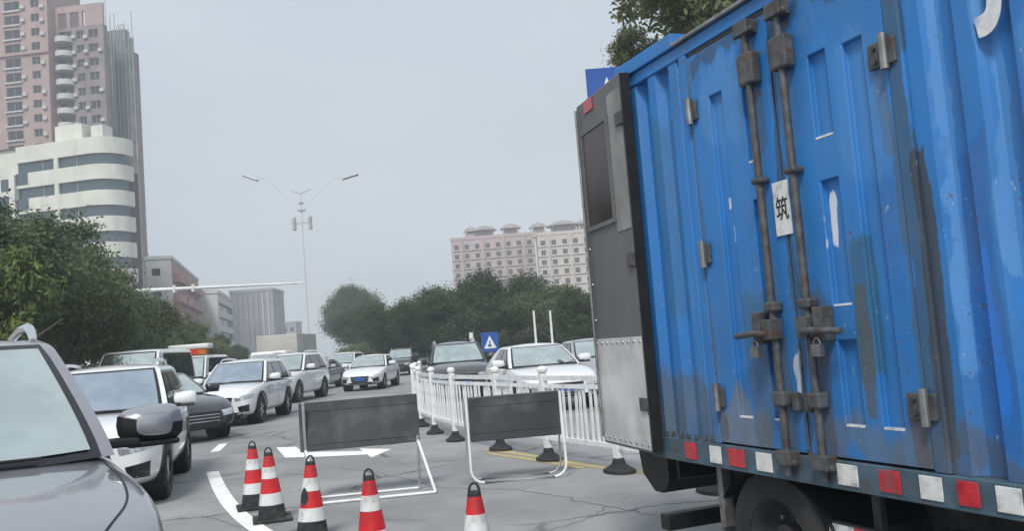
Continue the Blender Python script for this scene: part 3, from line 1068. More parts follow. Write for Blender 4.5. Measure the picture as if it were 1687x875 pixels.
BODY_CACHE = {}
def body_mesh(kind):
    if kind in BODY_CACHE:
        return BODY_CACHE[kind]
    S = SPECS[kind]
    L, W, top, belt = S['L'], S['W'], S['top'], S['belt']
    h = L / 2
    xs = [-h, -h + 0.05, -h + 0.2, -h + 0.6, S['wb'][1], -0.6, 0.1, 0.7, 1.0, S['wb'][0], h - 0.55, h - 0.3, h - 0.12, h - 0.03, h]
    xs = sorted(set(round(x, 3) for x in xs))
    wt_ = [(-h, 0.80), (-h + 0.1, 0.90), (-h + 0.5, 0.985), (0, 1.0), (h - 0.8, 1.0), (h - 0.45, 0.965), (h - 0.2, 0.90), (h - 0.06, 0.80), (h, 0.70)]
    zb_ = [(-h, 0.34), (-h + 0.3, 0.25), (h - 0.5, 0.22), (h, 0.28)]
    bm = bmesh.new()
    rings = []
    for x in xs:
        w = W * interp(wt_, x)
        zt = interp(top, x)
        zb = interp(zb_, x)
        cab = 1.0 if S['xr'][0] < x < S['xf'][0] - 0.1 else 0.0
        zs = zt - (0.035 if cab else 0.085)
        half = [(0, zb), (0.78 * w, zb), (0.965 * w, zb + 0.09), (w, lerp(zb, zs, 0.50)), (0.985 * w, lerp(zb, zs, 0.76)), (0.955 * w, zs - 0.02), (0.90 * w, zs + (0.02 if cab else 0.05)), (0.66 * w, zt - 0.012), (0.33 * w, zt), (0, zt + 0.008)]
        full = half + [(-y, z) for y, z in half[-2:0:-1]]
        rings.append([bm.verts.new((x, y, z)) for y, z in full])
    n = len(rings[0])
    for a, b in zip(rings, rings[1:]):
        for i in range(n):
            j = (i + 1) % n
            bm.faces.new((a[i], a[j], b[j], b[i]))
    def cap(ring, flip):
        k = n // 2
        for i in range(k - 1):
            a, b, c, d = ring[i], ring[i + 1], ring[(n - i - 1) % n], ring[(n - i) % n]
            vs = [a, b, c, d] if i > 0 else [a, b, c]
            if i == k - 1:
                vs = [a, b, d]
            bm.faces.new(vs if flip else vs[::-1])
        bm.faces.new([ring[k - 1], ring[k], ring[k + 1]])
    cap(rings[0], True)
    cap(rings[-1], False)
    bmesh.ops.recalc_face_normals(bm, faces=bm.faces)
    me = bpy.data.meshes.new('body')
    bm.to_mesh(me)
    bm.free()
    o = bpy.data.objects.new('tmp', me)
    COL.objects.link(o)
    q = o.modifiers.new('s', 'SUBSURF')
    q.levels = q.render_levels = 2
    cut = []
    for x in S['wb']:
        for s in (-1, 1):
            m = MB()
            m.lathe([(S['R'] + 0.055, 0.0), (S['R'] + 0.055, 0.6)], 40, Matrix.Translation((x, s * 0.58, S['R'])) @ Matrix.Rotation(-s * math.pi / 2, 4, 'X'), cap=True)
            c = m.build('tmp', None, weld=True)
            c.hide_render = True
            cut.append(c)
            b = o.modifiers.new('b', 'BOOLEAN')
            b.operation = 'DIFFERENCE'
            b.object = c
            b.solver = 'EXACT'
    out = eval_mesh(o)
    bpy.data.objects.remove(o)
    for c in cut:
        bpy.data.objects.remove(c)
    out.polygons.foreach_set('use_smooth', [True] * len(out.polygons))
    out.set_sharp_from_angle(angle=math.radians(35))
    bvh = BVHTree.FromPolygons([v.co[:] for v in out.vertices], [p.vertices[:] for p in out.polygons])
    BODY_CACHE[kind] = (out, bvh)
    return BODY_CACHE[kind]

def decal(name, bvh, corners, dirn, mat, parent, nu=10, nv=5, off=0.004, thick=None):
    """panel whose four corners are pressed on to the body along dirn"""
    d = Vector(dirn).normalized()
    a, b, c, e = [Vector(p) for p in corners]
    rows = []
    for j in range(nv + 1):
        row = []
        for i in range(nu + 1):
            u, v = i / nu, j / nv
            p = a.lerp(b, u).lerp(e.lerp(c, u), v)
            hit = bvh.ray_cast(p - d * 1.5, d)
            q = hit[0] if hit[0] is not None else p
            nrm = hit[1] if hit[0] is not None else -d
            if nrm.dot(d) > 0:
                nrm = -nrm
            row.append(q + nrm * off)
        rows.append(row)
    m = MB()
    m.grid(rows)
    return m.build(name, mat, parent, smooth=True)

def seam(name, bvh, pts, dirn, w, mat, parent, off=0.002):
    d = Vector(dirn).normalized()
    P = [Vector(p) for p in smooth([tuple(p) for p in pts], 6)]
    rows = []
    for i, p in enumerate(P):
        t = (P[min(i + 1, len(P) - 1)] - P[max(i - 1, 0)]).normalized()
        s = t.cross(d).normalized() * (w / 2)
        row = []
        for q in (p - s, p + s):
            hit = bvh.ray_cast(q - d * 1.5, d)
            nrm = hit[1] if hit[0] is not None else -d
            if nrm.dot(d) > 0:
                nrm = -nrm
            row.append((hit[0] if hit[0] is not None else q) + nrm * off)
        rows.append(row)
    m = MB()
    m.grid(rows)
    return m.build(name, mat, parent)

def make_car(kind, name, label, loc, head, paint, scale=1.0, cat='car', group=None, screen='windscreen', plate=True, cladding=False, detail=True, two_tone=False):
    """head = heading in degrees: 0 drives towards -Y, positive turns towards +X"""
    S = SPECS[kind]
    root = empty(name, (loc[0], loc[1], 0), math.radians(head - 90), scale)
    tag(root, label, cat, group)
    bme, bvh = body_mesh(kind)
    me = bme.copy()
    me.materials.clear()
    body = obj('body', me, paint, root)
    L, W, h = S['L'], S['W'], S['L'] / 2
    z0, z1 = S['belt'], S['roof']
    # ---- greenhouse
    def fz(v):
        return lerp(z0, z1, v)
    def rnd_(v):
        return 0.0 if v < 0.9 else ((v - 0.9) / 0.1) ** 2
    def fw(v):
        return lerp(S['w'][0], S['w'][1], v ** 1.25) - 0.045 * rnd_(v)
    def fxf(v):
        return lerp(S['xf'][0], S['xf'][1], v ** 1.1) - 0.06 * rnd_(v)
    def fxr(v):
        return lerp(S['xr'][0], S['xr'][1], v ** 1.4) + 0.06 * rnd_(v)
    def fb(v):
        return lerp(S['bulge'][0], S['bulge'][1], v)
    def front(s, v, off=0.0):
        x = fxf(v) - fb(v) * abs(s) ** 2.6
        return Vector((x + off * 0.8, s * (fw(v) + off * 0.3), fz(v) + off * 0.6))
    def side(x, v, sg, off=0.0):
        return Vector((x, sg * (fw(v) + off), fz(v) + off * 0.25))
    def rear(s, v, off=0.0):
        return Vector((fxr(v) + 0.10 * abs(s) ** 2.6 - off, s * fw(v), fz(v) + off * 0.3))
    NF, NS = 14, 12
    vs = [0, 0.12, 0.25, 0.4, 0.55, 0.7, 0.82, 0.9, 0.94, 0.97, 1.0]
    m = MB()
    rows = []
    for v in vs:
        row = []
        xa, xb = fxr(v) + 0.10, fxf(v) - fb(v)
        for i in range(NS):
            row.append(side(lerp(xa, xb, i / NS), v, 1))
        for i in range(NF):
            row.append(front(lerp(1, -1, i / NF), v))
        for i in range(NS):
            row.append(side(lerp(xb, xa, i / NS), v, -1))
        for i in range(NF):
            row.append(rear(lerp(-1, 1, i / NF), v))
        rows.append(row)
    m.grid(rows, closed=True)
    top = []
    for i in range(NF + 1):
        s = lerp(1, -1, i / NF)
        a, b = rear(s, 1), front(s, 1)
        r = []
        for k in range(NS + 1):
            u = k / NS
            p = a.lerp(b, u)
            if abs(s) == 1:
                p = side(lerp(fxr(1) + 0.10, fxf(1) - fb(1), u), 1, s)
            p.z += S['crown'] * (1 - s * s) * min(1, 5 * u * (1 - u) * 1.1) if abs(s) < 1 else 0
            r.append(p)
        top.append(r)
    m.grid(top)
    m.build('cabin', paint, root, smooth=True)
    # ---- glazing
    def patch(nm, fn, u0, u1, v0, v1, mat, nu=12, nv=8, parent=root, curve=None):
        g = MB()
        g.grid([[fn(lerp(u0(v) if callable(u0) else u0, u1(v) if callable(u1) else u1, i / nu), v) for i in range(nu + 1)] for v in [lerp(v0, v1, j / nv) for j in range(nv + 1)]])
        return g.build(nm, mat, parent, smooth=True)
    ws = patch('windscreen', lambda s, v: front(s, v, 0.012), lambda v: 0.875, lambda v: -0.875, 0.06, 0.90, M[screen])
    patch('windscreen_border', lambda s, v: front(s, v, 0.006), 0.925, -0.925, 0.0, 0.945, M['frit'], parent=ws)
    rg = patch('rear_window', lambda s, v: rear(s, v, 0.012), 0.86, -0.86, 0.12, 0.86, M['carglass'])
    for sg in (1, -1):
        wl = S['wins']
        patch('window_trim', lambda x, v: side(x, v, sg, 0.004), lambda v: min(wl[0][0] + 0.18 - (S['xf'][0] - S['xf'][1]) * v * 0.92, fxf(v) - fb(v) - 0.05), lambda v: max(wl[-1][1] - 0.05 + 0.3 * v * (kind != 'van'), fxr(v) + 0.14), 0.015, 0.88, M['frit'])
        for k, (a, b) in enumerate(wl):
            fa = (lambda v, a=a: min(a + 0.12 - (S['xf'][0] - S['xf'][1]) * v * 0.9, fxf(v) - fb(v) - 0.08)) if k == 0 else a
            fb_ = (lambda v, b=b: b + 0.28 * v * (kind != 'van')) if k == len(wl) - 1 else b
            patch('side_window', lambda x, v: side(x, v, sg, 0.009), fa, fb_, 0.06, 0.83, M['carglass'], nu=6, nv=6)
    for x in S['wb']:
        for sg in (1, -1):
            add_wheel(root, x, sg * (W - 0.13), S['R'])
            lm = MB()
            rr = S['R'] + 0.05
            lm.lathe([(rr, 0.0), (rr, 0.27)], 28, Matrix.Translation((x, sg * 0.585, S['R'])) @ Matrix.Rotation(-sg * math.pi / 2, 4, 'X'))
            lm.lathe([(rr, 0.002), (0.0, 0.002)], 28, Matrix.Translation((x, sg * 0.585, S['R'])) @ Matrix.Rotation(-sg * math.pi / 2, 4, 'X'))
            lm.build('wheel_liner', M['black'], root)
            if cladding:
                cm = MB()
                arc = [math.radians(-8 + 196 * k / 24) for k in range(25)]
                rows = []
                for q in arc:
                    row = []
                    for rad in (S['R'] + 0.056, S['R'] + 0.115):
                        p = Vector((x + rad * math.cos(q), sg * 1.4, S['R'] + rad * math.sin(q)))
                        hit = bvh.ray_cast(p, Vector((0, -sg, 0)))
                        yy = hit[0].y if hit[0] is not None else sg * W * 0.97
                        row.append(Vector((p.x, yy + sg * 0.008, p.z)))
                    rows.append(row)
                cm.grid(rows)
                cm.build('arch_trim', M['black'], root, smooth=True)
    # ---- front and rear fittings
    zt = interp(S['top'], h - 0.2)
    zf = interp(S['top'], h - 0.05)
    for sg in (1, -1):
        decal('headlight', bvh, [(h, sg * 0.44, zf - 0.05), (h - 0.35, sg * 0.86, zf - 0.0), (h - 0.35, sg * 0.86, zf - 0.11), (h, sg * 0.47, zf - 0.17)], (-1, -sg * 0.35, 0), M['head'], root)
        decal('fog_surround', bvh, [(h, sg * 0.52, 0.50), (h, sg * 0.78, 0.54), (h, sg * 0.76, 0.36), (h, sg * 0.55, 0.37)], (-1, 0, 0), M['frit'], root)
        decal('tail_light', bvh, [(-h, sg * 0.55, zt - 0.0), (-h, sg * 0.80, zt + 0.0), (-h, sg * 0.82, zt - 0.17), (-h, sg * 0.55, zt - 0.13)], (1, 0, 0), M['tail'], root)
    g = decal('grille', bvh, [(h, 0.40, zf - 0.06), (h, -0.40, zf - 0.06), (h, -0.33, zf - 0.30), (h, 0.33, zf - 0.30)], (-1, 0, 0), M['frit'], root)
    for k in range(3):
        z = zf - 0.11 - 0.065 * k
        decal('grille_bar', bvh, [(h, 0.38, z), (h, -0.38, z), (h, -0.38, z - 0.018), (h, 0.38, z - 0.018)], (-1, 0, 0), M['chrome'], g, nv=1, off=0.012)
    decal('bumper_insert', bvh, [(h, 0.62, 0.36), (h, -0.62, 0.36), (h, -0.60, 0.25), (h, 0.60, 0.25)], (-1, 0, 0), M['black'], root, off=0.006)
    if plate:
        pm_ = MB()
        pm_.span(h + 0.005, h + 0.02, -0.22, 0.22, 0.42, 0.56)
        pm_.build('number_plate', M['platebl'], root)
    # seams
    if detail:
        hl = S['xf'][0] + 0.02
        for sg in (1, -1):
            seam('bonnet_gap', bvh, [(hl - 0.14, sg * 0.79, 1.0), (hl + 0.4, sg * 0.77, 1.0), (h - 0.5, sg * 0.72, 1.0), (h - 0.24, sg * 0.60, 1.0)], (0, 0, -1), 0.009, M['black'], root)
            for x in [S['wins'][0][0] + 0.12] + [w[1] - 0.04 for w in S['wins'][:2]]:
                seam('door_gap', bvh, [(x, sg * 1, z0 - 0.06), (x + 0.02, sg * 1, 0.75), (x, sg * 1, 0.42)], (0, -sg, 0), 0.010, M['black'], root)
            for x in [w[1] + 0.12 for w in S['wins'][:2]]:
                hm = MB()
                hm.box((x, sg * (W * 0.985), z0 - 0.13), (0.2, 0.035, 0.03))
                hm.build('door_handle', paint, root, bevel=0.008)
            seam('sill_trim', bvh, [(S['wb'][0] - 0.45, sg, 0.31), (0, sg, 0.30), (S['wb'][1] + 0.45, sg, 0.31)], (0, -sg, 0), 0.10, M['black'], root, off=0.006)
    # mirrors
    for sg in (1, -1):
        mx = fxf(0.12) - fb(0.1) - 0.10
        c = Vector((mx, sg * (S['w'][0] + 0.20), z0 + 0.115))
        mm = MB()
        ctrl = [(0.000, 0.55, 0.60), (0.04, 0.92, 0.92), (0.10, 1.0, 1.0), (0.15, 0.97, 0.98)]
        rows = []
        for dx, sy, sz in reversed(ctrl):
            row = []
            for k in range(16):
                q = 2 * math.pi * k / 16
                cy, cz = math.cos(q), math.sin(q)
                cy = math.copysign(abs(cy) ** 0.6, cy)
                cz = math.copysign(abs(cz) ** 0.6, cz)
                taper = 1.0 - 0.16 * (1 - cy * sg) * 0.5
                row.append(c + Vector((0.07 - dx, cy * 0.15 * sy, cz * 0.098 * sz * taper)))
            rows.append(row)
        n0 = len(mm.v)
        mm.grid(rows, closed=True)
        mm.f.append(tuple(n0 + k for k in range(16)))
        mm.f.append(tuple(n0 + 3 * 16 + k for k in range(16))[::-1])
        mo = mm.build('mirror', paint, root, smooth=True)
        if two_tone:
            mk_ = MB()
            mk_.grid([[c + (Vector(p) - c) * 1.025 for p in row[7:16] + [row[0]]] for row in rows])
            mk_.build('mirror_lower', M['black'], mo, smooth=True)
        lo = MB()
        lo.box((c.x - 0.01, c.y - sg * 0.0, c.z - 0.092), (0.12, 0.24, 0.03))
        lo.box((c.x + 0.01, sg * (S['w'][0] + 0.04), c.z - 0.075), (0.09, 0.20, 0.045))
        lo.build('mirror_foot', M['black'], mo, bevel=0.012)
        MB().box((c.x - 0.082, c.y, c.z), (0.004, 0.23, 0.14)).build('mirror_glass', M['chrome'], mo)
    if S['rails']:
        for sg in (1, -1):
            rm = MB()
            y = sg * (fw(0.97) - 0.05)
            xa, xb = fxf(1) - fb(1) + 0.02, fxr(1) + 0.18
            zr = z1 + 0.005
            rm.tube([(xa, y, zr - 0.01), (xa - 0.09, y, zr + 0.045), (xa - 0.25, y, zr + 0.075), ((xa + xb) / 2, y, zr + 0.085), (xb + 0.2, y, zr + 0.065), (xb, y, zr)], [0.017, 0.024, 0.026, 0.026, 0.024, 0.015], 8)
            rm.build('roof_rail', M['chrome'], root, smooth=True)
    # wipers
    if detail:
        for s0, s1 in ((0.62, -0.05), (-0.08, -0.70)):
            wm_ = MB()
            wm_.tube([front(lerp(s0, s1, u), 0.035 + 0.03 * u, 0.028) for u in (0, 0.33, 0.66, 1)], 0.008, 6)
            wm_.build('wiper', M['black'], root)
    return root

grey = car_paint('paint_grey', (0.34, 0.34, 0.37), 0.6, 0.12)
white = car_paint('paint_white', (0.72, 0.73, 0.74), 0.0, 0.12)
dark = car_paint('paint_dark', (0.022, 0.028, 0.034), 0.4, 0.2)
silver = car_paint('paint_silver', (0.42, 0.43, 0.45), 0.6, 0.15)
blackp = car_paint('paint_black', (0.018, 0.018, 0.02), 0.3, 0.15)

make_car('suv', 'parked_suv', 'large grey off-road car with roof rails, cut off by the left picture edge', (-3.27, 4.78), 33, grey, 1.08, two_tone=True)
make_car('suv', 'queueing_suv', 'white off-road car right behind the grey car\'s door mirror', (-5.55, 12.3), 15, white, 0.98, screen='windscreen_blue', cladding=True)
make_car('sedan', 'dark_sedan', 'dark grey saloon car nosing out beside the white queueing cars', (-8.05, 20.3), 42, dark, 1.0, plate=False)
make_car('suv', 'queueing_suv', 'white off-road car with chrome grille behind the traffic cones', (-7.45, 24.6), 0, white, 0.97, screen='windscreen_blue', cladding=True)
va = make_car('van', 'white_van', 'white van whose roof shows above the second car in the queue', (at(215, 600, 27).x, 28), 5, white, 1.02, cat='van')
vb = make_car('van', 'emergency_van', 'white van with a red and orange light board on its roof', (at(308, 600, 36).x, 37), 3, white, 0.93, cat='van')
# light board on the emergency van's roof
lb = MB()
lb.span(0.55, 0.95, -0.72, 0.72, 2.16, 2.40)
lbo = lb.build('light_board', M['lamp_amber'], vb, bevel=0.03)
MB().span(0.952, 0.97, -0.36, 0.36, 2.18, 2.38).build('red_lens', plain('red_lens', (0.62, 0.03, 0.02), 0.3, var=0.15), lbo)
MB().span(0.25, 1.02, -0.86, 0.86, 2.41, 2.62).build('light_board_cover', M['white_metal'], lbo, bevel=0.06)
make_car('suv', 'queueing_car', 'white car following behind the chrome grilled white off-road car', (at(462, 600, 33).x, 34), -6, white, 1.05, group='far queue', detail=False)
QG = 'cars queueing far down the road'
for px, Y, hd, pt, kd, lab in ((520, 44, -6, silver, 'sedan', 'silver car in the far queue, left above the square sign'),
                               (566, 52, -4, white, 'suv', 'white car in the far queue, above the square sign\'s middle'),
                               (612, 40, -4, white, 'sedan', 'white saloon in the far queue, above the square sign\'s right half'),
                               (662, 58, 0, blackp, 'suv', 'black car in the far queue left of the dark off-road car')):
    make_car(kd, 'queueing_car', lab, (at(px, 600, Y).x, Y), hd, pt, 1.0, group=QG, detail=False)
make_car('suv', 'dark_suv', 'dark grey off-road car behind the far end of the white fence', (at(748, 600, 27).x, 28), 8, car_paint('paint_charcoal', (0.06, 0.06, 0.065), 0.5), 1.0, detail=False)
make_car('sedan', 'white_taxi', 'white saloon behind the fence above the rounded sign', (at(885, 600, 20).x, 21.5), 14, white, 1.0, detail=False)
make_car('sedan', 'silver_sedan', 'silver saloon behind the fence, beside the truck\'s open door', (at(985, 600, 25).x, 26), 12, silver, 1.0, detail=False)

# grey box truck in the queue
bx0 = at(450, 600, 50)
bt = empty('box_truck', (bx0.x, 51, 0), math.radians(-92))
tag(bt, 'beige grey box truck standing behind the white cars in the queue', 'truck')
beige = plain('beige_panel', (0.46, 0.45, 0.42), 0.6, var=0.1, scale=0.8, dirt=((0.3, 0.29, 0.26), 1.5, 0.4))
MB().span(-4.2, 0, -1.15, 1.15, 0.8, 2.95).build('cargo_box', beige, bt, bevel=0.03)
MB().span(0.12, 1.7, -1.0, 1.0, 0.45, 2.05).build('cab', white, bt, bevel=0.12)
MB().span(1.69, 1.72, -0.85, 0.85, 1.25, 1.9).build('windscreen', M['windscreen'], bt)
for sg in (1, -1):
    MB().span(0.5, 1.4, sg * 0.99, sg * 1.012, 1.25, 1.85).build('side_window', M['carglass'], bt)
    MB().box((1.72, sg * 0.78, 0.75), (0.05, 0.3, 0.18)).build('headlight', M['head'], bt, bevel=0.01)
    MB().box((1.6, sg * 1.22, 1.65), (0.08, 0.2, 0.42)).build('mirror', M['black'], bt, bevel=0.02)
    for x in (0.9, -3.2):
        add_wheel(bt, x, sg * 0.9, 0.42)
MB().span(1.70, 1.76, -0.6, 0.6, 0.62, 0.95).build('grille', M['black'], bt)
MB().span(-4.1, 0.1, -0.5, 0.5, 0.5, 0.79).build('chassis', M['darksteel'], bt)

# ------------------------------------------------------------------ blue box truck
TP = at(1080, 740, 5.8)
TANG = math.radians(-21.2 + 180)
truck = empty('blue_truck', (TP.x, TP.y, 0), math.atan2(math.cos(TANG), math.sin(TANG)))
tag(truck, 'weathered blue box truck with side doors and red and white reflectors', 'truck')
BLUE = (0.013, 0.165, 0.470)
DEEP = (0.012, 0.125, 0.400)
TEAL = (0.020, 0.105, 0.200)
GRIM = (0.060, 0.085, 0.105)
PALE = (0.72, 0.74, 0.74)
LBLU = (0.095, 0.290, 0.600)
paint_wall = truck_paint('truck_paint_wall', BLUE, [
    (2.47, 2.66, 1.05, 2.2, DEEP, 0.95, 0.03), (2.53, 2.62, 1.15, 1.75, (0.01, 0.16, 0.60), 0.9, 0.03), (2.25, 2.36, 0.85, 3.2, (0.03, 0.085, 0.16), 0.85, 0.02), (2.31, 2.40, 0.9, 2.2, (0.035, 0.045, 0.055), 0.9, 0.02),
    (2.76, 2.83, 1.35, 1.75, (0.05, 0.06, 0.07), 0.75, 0.03), (2.36, 4.0, 0.9, 1.05, (0.08, 0.075, 0.07), 0.6, 0.06), (2.85, 3.05, 1.5, 2.6, LBLU, 0.5, 0.08),
    (3.3, 3.55, 1.0, 2.2, DEEP, 0.8, 0.05), (0.0, 0.72, 0.8, 1.3, GRIM, 0.7, 0.10), (0.25, 0.5, 1.6, 2.9, TEAL, 0.5, 0.08), (2.68, 2.74, 1.6, 3.1, LBLU, 0.6, 0.03), (2.44, 2.49, 1.2, 3.0, LBLU, 0.6, 0.03)])
paint_door = truck_paint('truck_paint_door', BLUE, [
    (1.90, 2.04, 1.25, 1.95, TEAL, 0.85, 0.035), (1.92, 1.99, 1.12, 1.75, (0.075, 0.085, 0.085), 0.8, 0.03), (2.08, 2.22, 1.55, 2.30, DEEP, 0.5, 0.05),
    (1.775, 1.835, 1.84, 2.09, PALE, 0.9, 0.018), (1.0, 1.03, 2.2, 2.32, PALE, 0.8, 0.012), (1.02, 1.05, 2.02, 2.12, PALE, 0.7, 0.012), (1.46, 1.50, 1.15, 1.35, PALE, 0.7, 0.015),
    (0.75, 1.25, 0.88, 1.15, (0.16, 0.18, 0.20), 0.75, 0.09), (1.6, 2.3, 0.88, 1.1, (0.11, 0.15, 0.18), 0.6, 0.08), (1.05, 1.35, 1.35, 1.7, TEAL, 0.6, 0.08), (1.55, 1.75, 1.3, 1.7, GRIM, 0.55, 0.06),
    (0.755, 0.80, 0.9, 3.05, GRIM, 0.6, 0.02), (1.485, 1.545, 0.9, 3.05, (0.03, 0.05, 0.075), 0.75, 0.02), (2.225, 2.27, 0.9, 2.4, GRIM, 0.6, 0.018),
    (1.30, 1.44, 0.9, 1.5, GRIM, 0.6, 0.04), (1.58, 1.72, 0.9, 1.45, (0.07, 0.06, 0.055), 0.6, 0.04), (2.17, 2.25, 0.9, 1.12, (0.10, 0.065, 0.045), 0.7, 0.02), (2.17, 2.25, 2.25, 2.57, (0.06, 0.07, 0.08), 0.6, 0.02),
    (1.33, 1.43, 2.35, 2.75, GRIM, 0.5, 0.03), (0.80, 0.86, 0.95, 1.1, (0.10, 0.065, 0.045), 0.7, 0.02), (0.80, 2.25, 2.98, 3.1, (0.02, 0.05, 0.09), 0.7, 0.03), (1.08, 1.26, 0.95, 1.4, GRIM, 0.55, 0.05),  # dark full-width band at the door tops: header shadow painted in
    (0.85, 1.3, 2.5, 3.0, LBLU, 0.35, 0.12), (1.9, 2.25, 2.1, 2.8, LBLU, 0.30, 0.12)], streak=0.35)
paint_rail = plain('sill_rail_paint', (0.06, 0.11, 0.15), 0.6, var=0.35, scale=5, dirt=((0.07, 0.06, 0.055), 8, 0.8))
rusty = plain('rusty_hardware', (0.10, 0.105, 0.11), 0.6, metal=0.4, var=0.4, scale=14, bump=0.3, dirt=((0.10, 0.05, 0.03), 11, 0.9))
pinklens = plain('red_reflector', (0.48, 0.022, 0.035), 0.35, var=0.25, scale=18, coat=0.3, dirt=((0.13, 0.09, 0.09), 12, 0.75))
whitelens = plain('white_reflector', (0.66, 0.67, 0.66), 0.4, var=0.12, scale=18, coat=0.3, dirt=((0.22, 0.21, 0.20), 12, 0.7))
dullpanel = plain('dull_steel_sheet', (0.30, 0.295, 0.285), 0.5, metal=0.3, var=0.3, scale=2.5, dirt=((0.10, 0.10, 0.095), 3.0, 0.7, (1, 1, 0.4)))
brightpanel = plain('aluminium_sheet', (0.66, 0.66, 0.64), 0.45, metal=0.3, var=0.25, scale=2.2, dirt=((0.20, 0.20, 0.19), 3.5, 0.8, (1, 1, 0.4)))
steelpanel = plain('brushed_steel_panel', (0.15, 0.15, 0.148), 0.5, metal=0.3, var=0.22, scale=1.6, dirt=((0.13, 0.13, 0.125), 2.2, 0.6, (1, 1, 0.4)), stretch=(1, 1, 0.3))
LEN, ZB, ZT, WID = 4.3, 0.90, 3.10, 2.1

def corrugated(name, x0, x1, z0, z1, pitch=0.245, dep=0.052):
    prof = []
    x = x0
    prof.append((x, 0.0))
    while x < x1 - 0.02:
        for dx, d in ((0.085, 0.0), (0.035, dep), (0.09, dep), (0.035, 0.0)):
            x += dx
            prof.append((min(x, x1), d))
            if x >= x1:
                break
    prof[-1] = (x1, prof[-1][1])
    m = MB()
    zs = [z0 + (z1 - z0) * k / 8 for k in range(9)]
    m.grid([[(px_, y, z) for px_, y in prof] for z in zs])
    return m.build(name, paint_wall, truck, bevel=0)
corrugated('corrugated_panel', 0.07, 0.70, ZB, ZT - 0.0)
corrugated('corrugated_panel', 2.345, LEN - 0.06, ZB, ZT - 0.0)
def tb(name, mat, *a, bevel=0.006, parent=None):
    m = MB()
    for q in a:
        m.span(*q)
    return m.build(name, mat, parent or truck, bevel=bevel)
# posts, headers, sill
tb('corner_post', paint_wall, (0.0, 0.068, -0.012, 0.10, 0.82, 3.20))
tb('corner_post', paint_wall, (LEN - 0.058, LEN, -0.012, 0.10, 0.82, 3.20))
tb('door_post', paint_wall, (0.702, 0.765, -0.018, 0.06, ZB, ZT))
tb('door_post', paint_wall, (2.262, 2.343, -0.018, 0.06, ZB, ZT))
tb('top_rail', paint_wall, (0.07, LEN - 0.06, -0.008, 0.09, ZT + 0.002, 3.175))
tb('roof_edge', M['steel'], (0.66, LEN, -0.035, 0.02, 3.178, 3.20))
tb('rear_header', paint_wall, (-0.04, 0.66, -0.03, 0.08, 3.178, 3.265))
tb('sill_rail', paint_rail, (0.0, LEN, -0.022, 0.10, 0.765, ZB - 0.002))
tb('roof', M['steel'], (0.0, LEN, 0.082, WID, 3.12, 3.19))
tb('far_wall', paint_wall, (0.0, LEN, WID - 0.06, WID, ZB, 3.118))
tb('front_wall', paint_wall, (LEN - 0.05, LEN, 0.102, WID - 0.062, ZB, 3.118))
tb('floor', M['darksteel'], (0.0, LEN, 0.102, WID, 0.78, ZB - 0.004))
tb('rear_frame', paint_wall, (0.0, 0.06, 0.102, WID, 2.98, 3.118))

# door leaves with pressed panels
def leaf(x0, x1, cols):
    m = MB()
    rects = []
    for a, b, segs in cols:
        for z0, z1 in segs:
            rects.append((a, b, z0, z1, 0.028))
    relief(m, (x0, x1), (ZB + 0.012, ZT - 0.03), rects, y=-0.012)
    m.quad((x0, 0.03, ZB + 0.012), (x0, -0.012, ZB + 0.012), (x0, -0.012, ZT - 0.03), (x0, 0.03, ZT - 0.03))
    m.quad((x1, -0.012, ZB + 0.012), (x1, 0.03, ZB + 0.012), (x1, 0.03, ZT - 0.03), (x1, -0.012, ZT - 0.03))
    m.quad((x0, -0.012, ZT - 0.03), (x1, -0.012, ZT - 0.03), (x1, 0.03, ZT - 0.03), (x0, 0.03, ZT - 0.03))
    o = m.build('side_door', paint_door, truck, weld=True, bevel=0.006)
    for a, b, segs in cols:                                  # thin white strips along the lower lips of the pressed panels
        for z0, z1 in segs:
            MB().span(a + 0.005, b - 0.005, -0.0135, 0.004, z0 - 0.006, z0 + 0.004).build('panel_lip', whitelens, o)
    return o
seg3 = ((1.06, 1.44), (1.60, 2.17), (2.37, 2.76))
ld = leaf(0.768, 1.508, [(0.96, 1.08, ((1.06, 2.80),)), (1.26, 1.36, seg3)])
rd = leaf(1.520, 2.258, [(1.775, 1.895, seg3), (2.005, 2.125, ((1.06, 2.74),))])
tb('door_seal', M['black'], (1.504, 1.524, 0.0, 0.02, ZB, ZT))
tb('door_seal', M['black'], (0.70, 2.34, 0.032, 0.05, ZB, ZT))
tb('header_shade_strip', M['black'], (0.77, 2.26, -0.004, 0.03, ZT - 0.028, ZT))  # solid black strip stands in for the shade under the header
# hinges
def hinge(x, z, w=0.10):
    m = MB()
    m.span(x - w, x + 0.05, -0.030, -0.014, z - 0.055, z + 0.055)
    h = m.build('hinge', rusty, truck, bevel=0.005)
    k = MB()
    k.tube([(x, -0.038, z - 0.075), (x, -0.038, z + 0.075)], 0.019, 10)
    k.build('hinge_pin', M['steel'], h)
    for dz in (-0.028, 0.028):
        k = MB()
        k.tube([(x - w * 0.6, -0.026, z + dz), (x - w * 0.6, -0.041, z + dz)], 0.012, 6)
        k.build('bolt', M['darksteel'], h)
hinge(2.268, 2.62)
hinge(2.268, 1.16)
hinge(0.80, 2.76, 0.04)
hinge(0.80, 1.16, 0.04)
hinge(0.80, 1.95, 0.04)
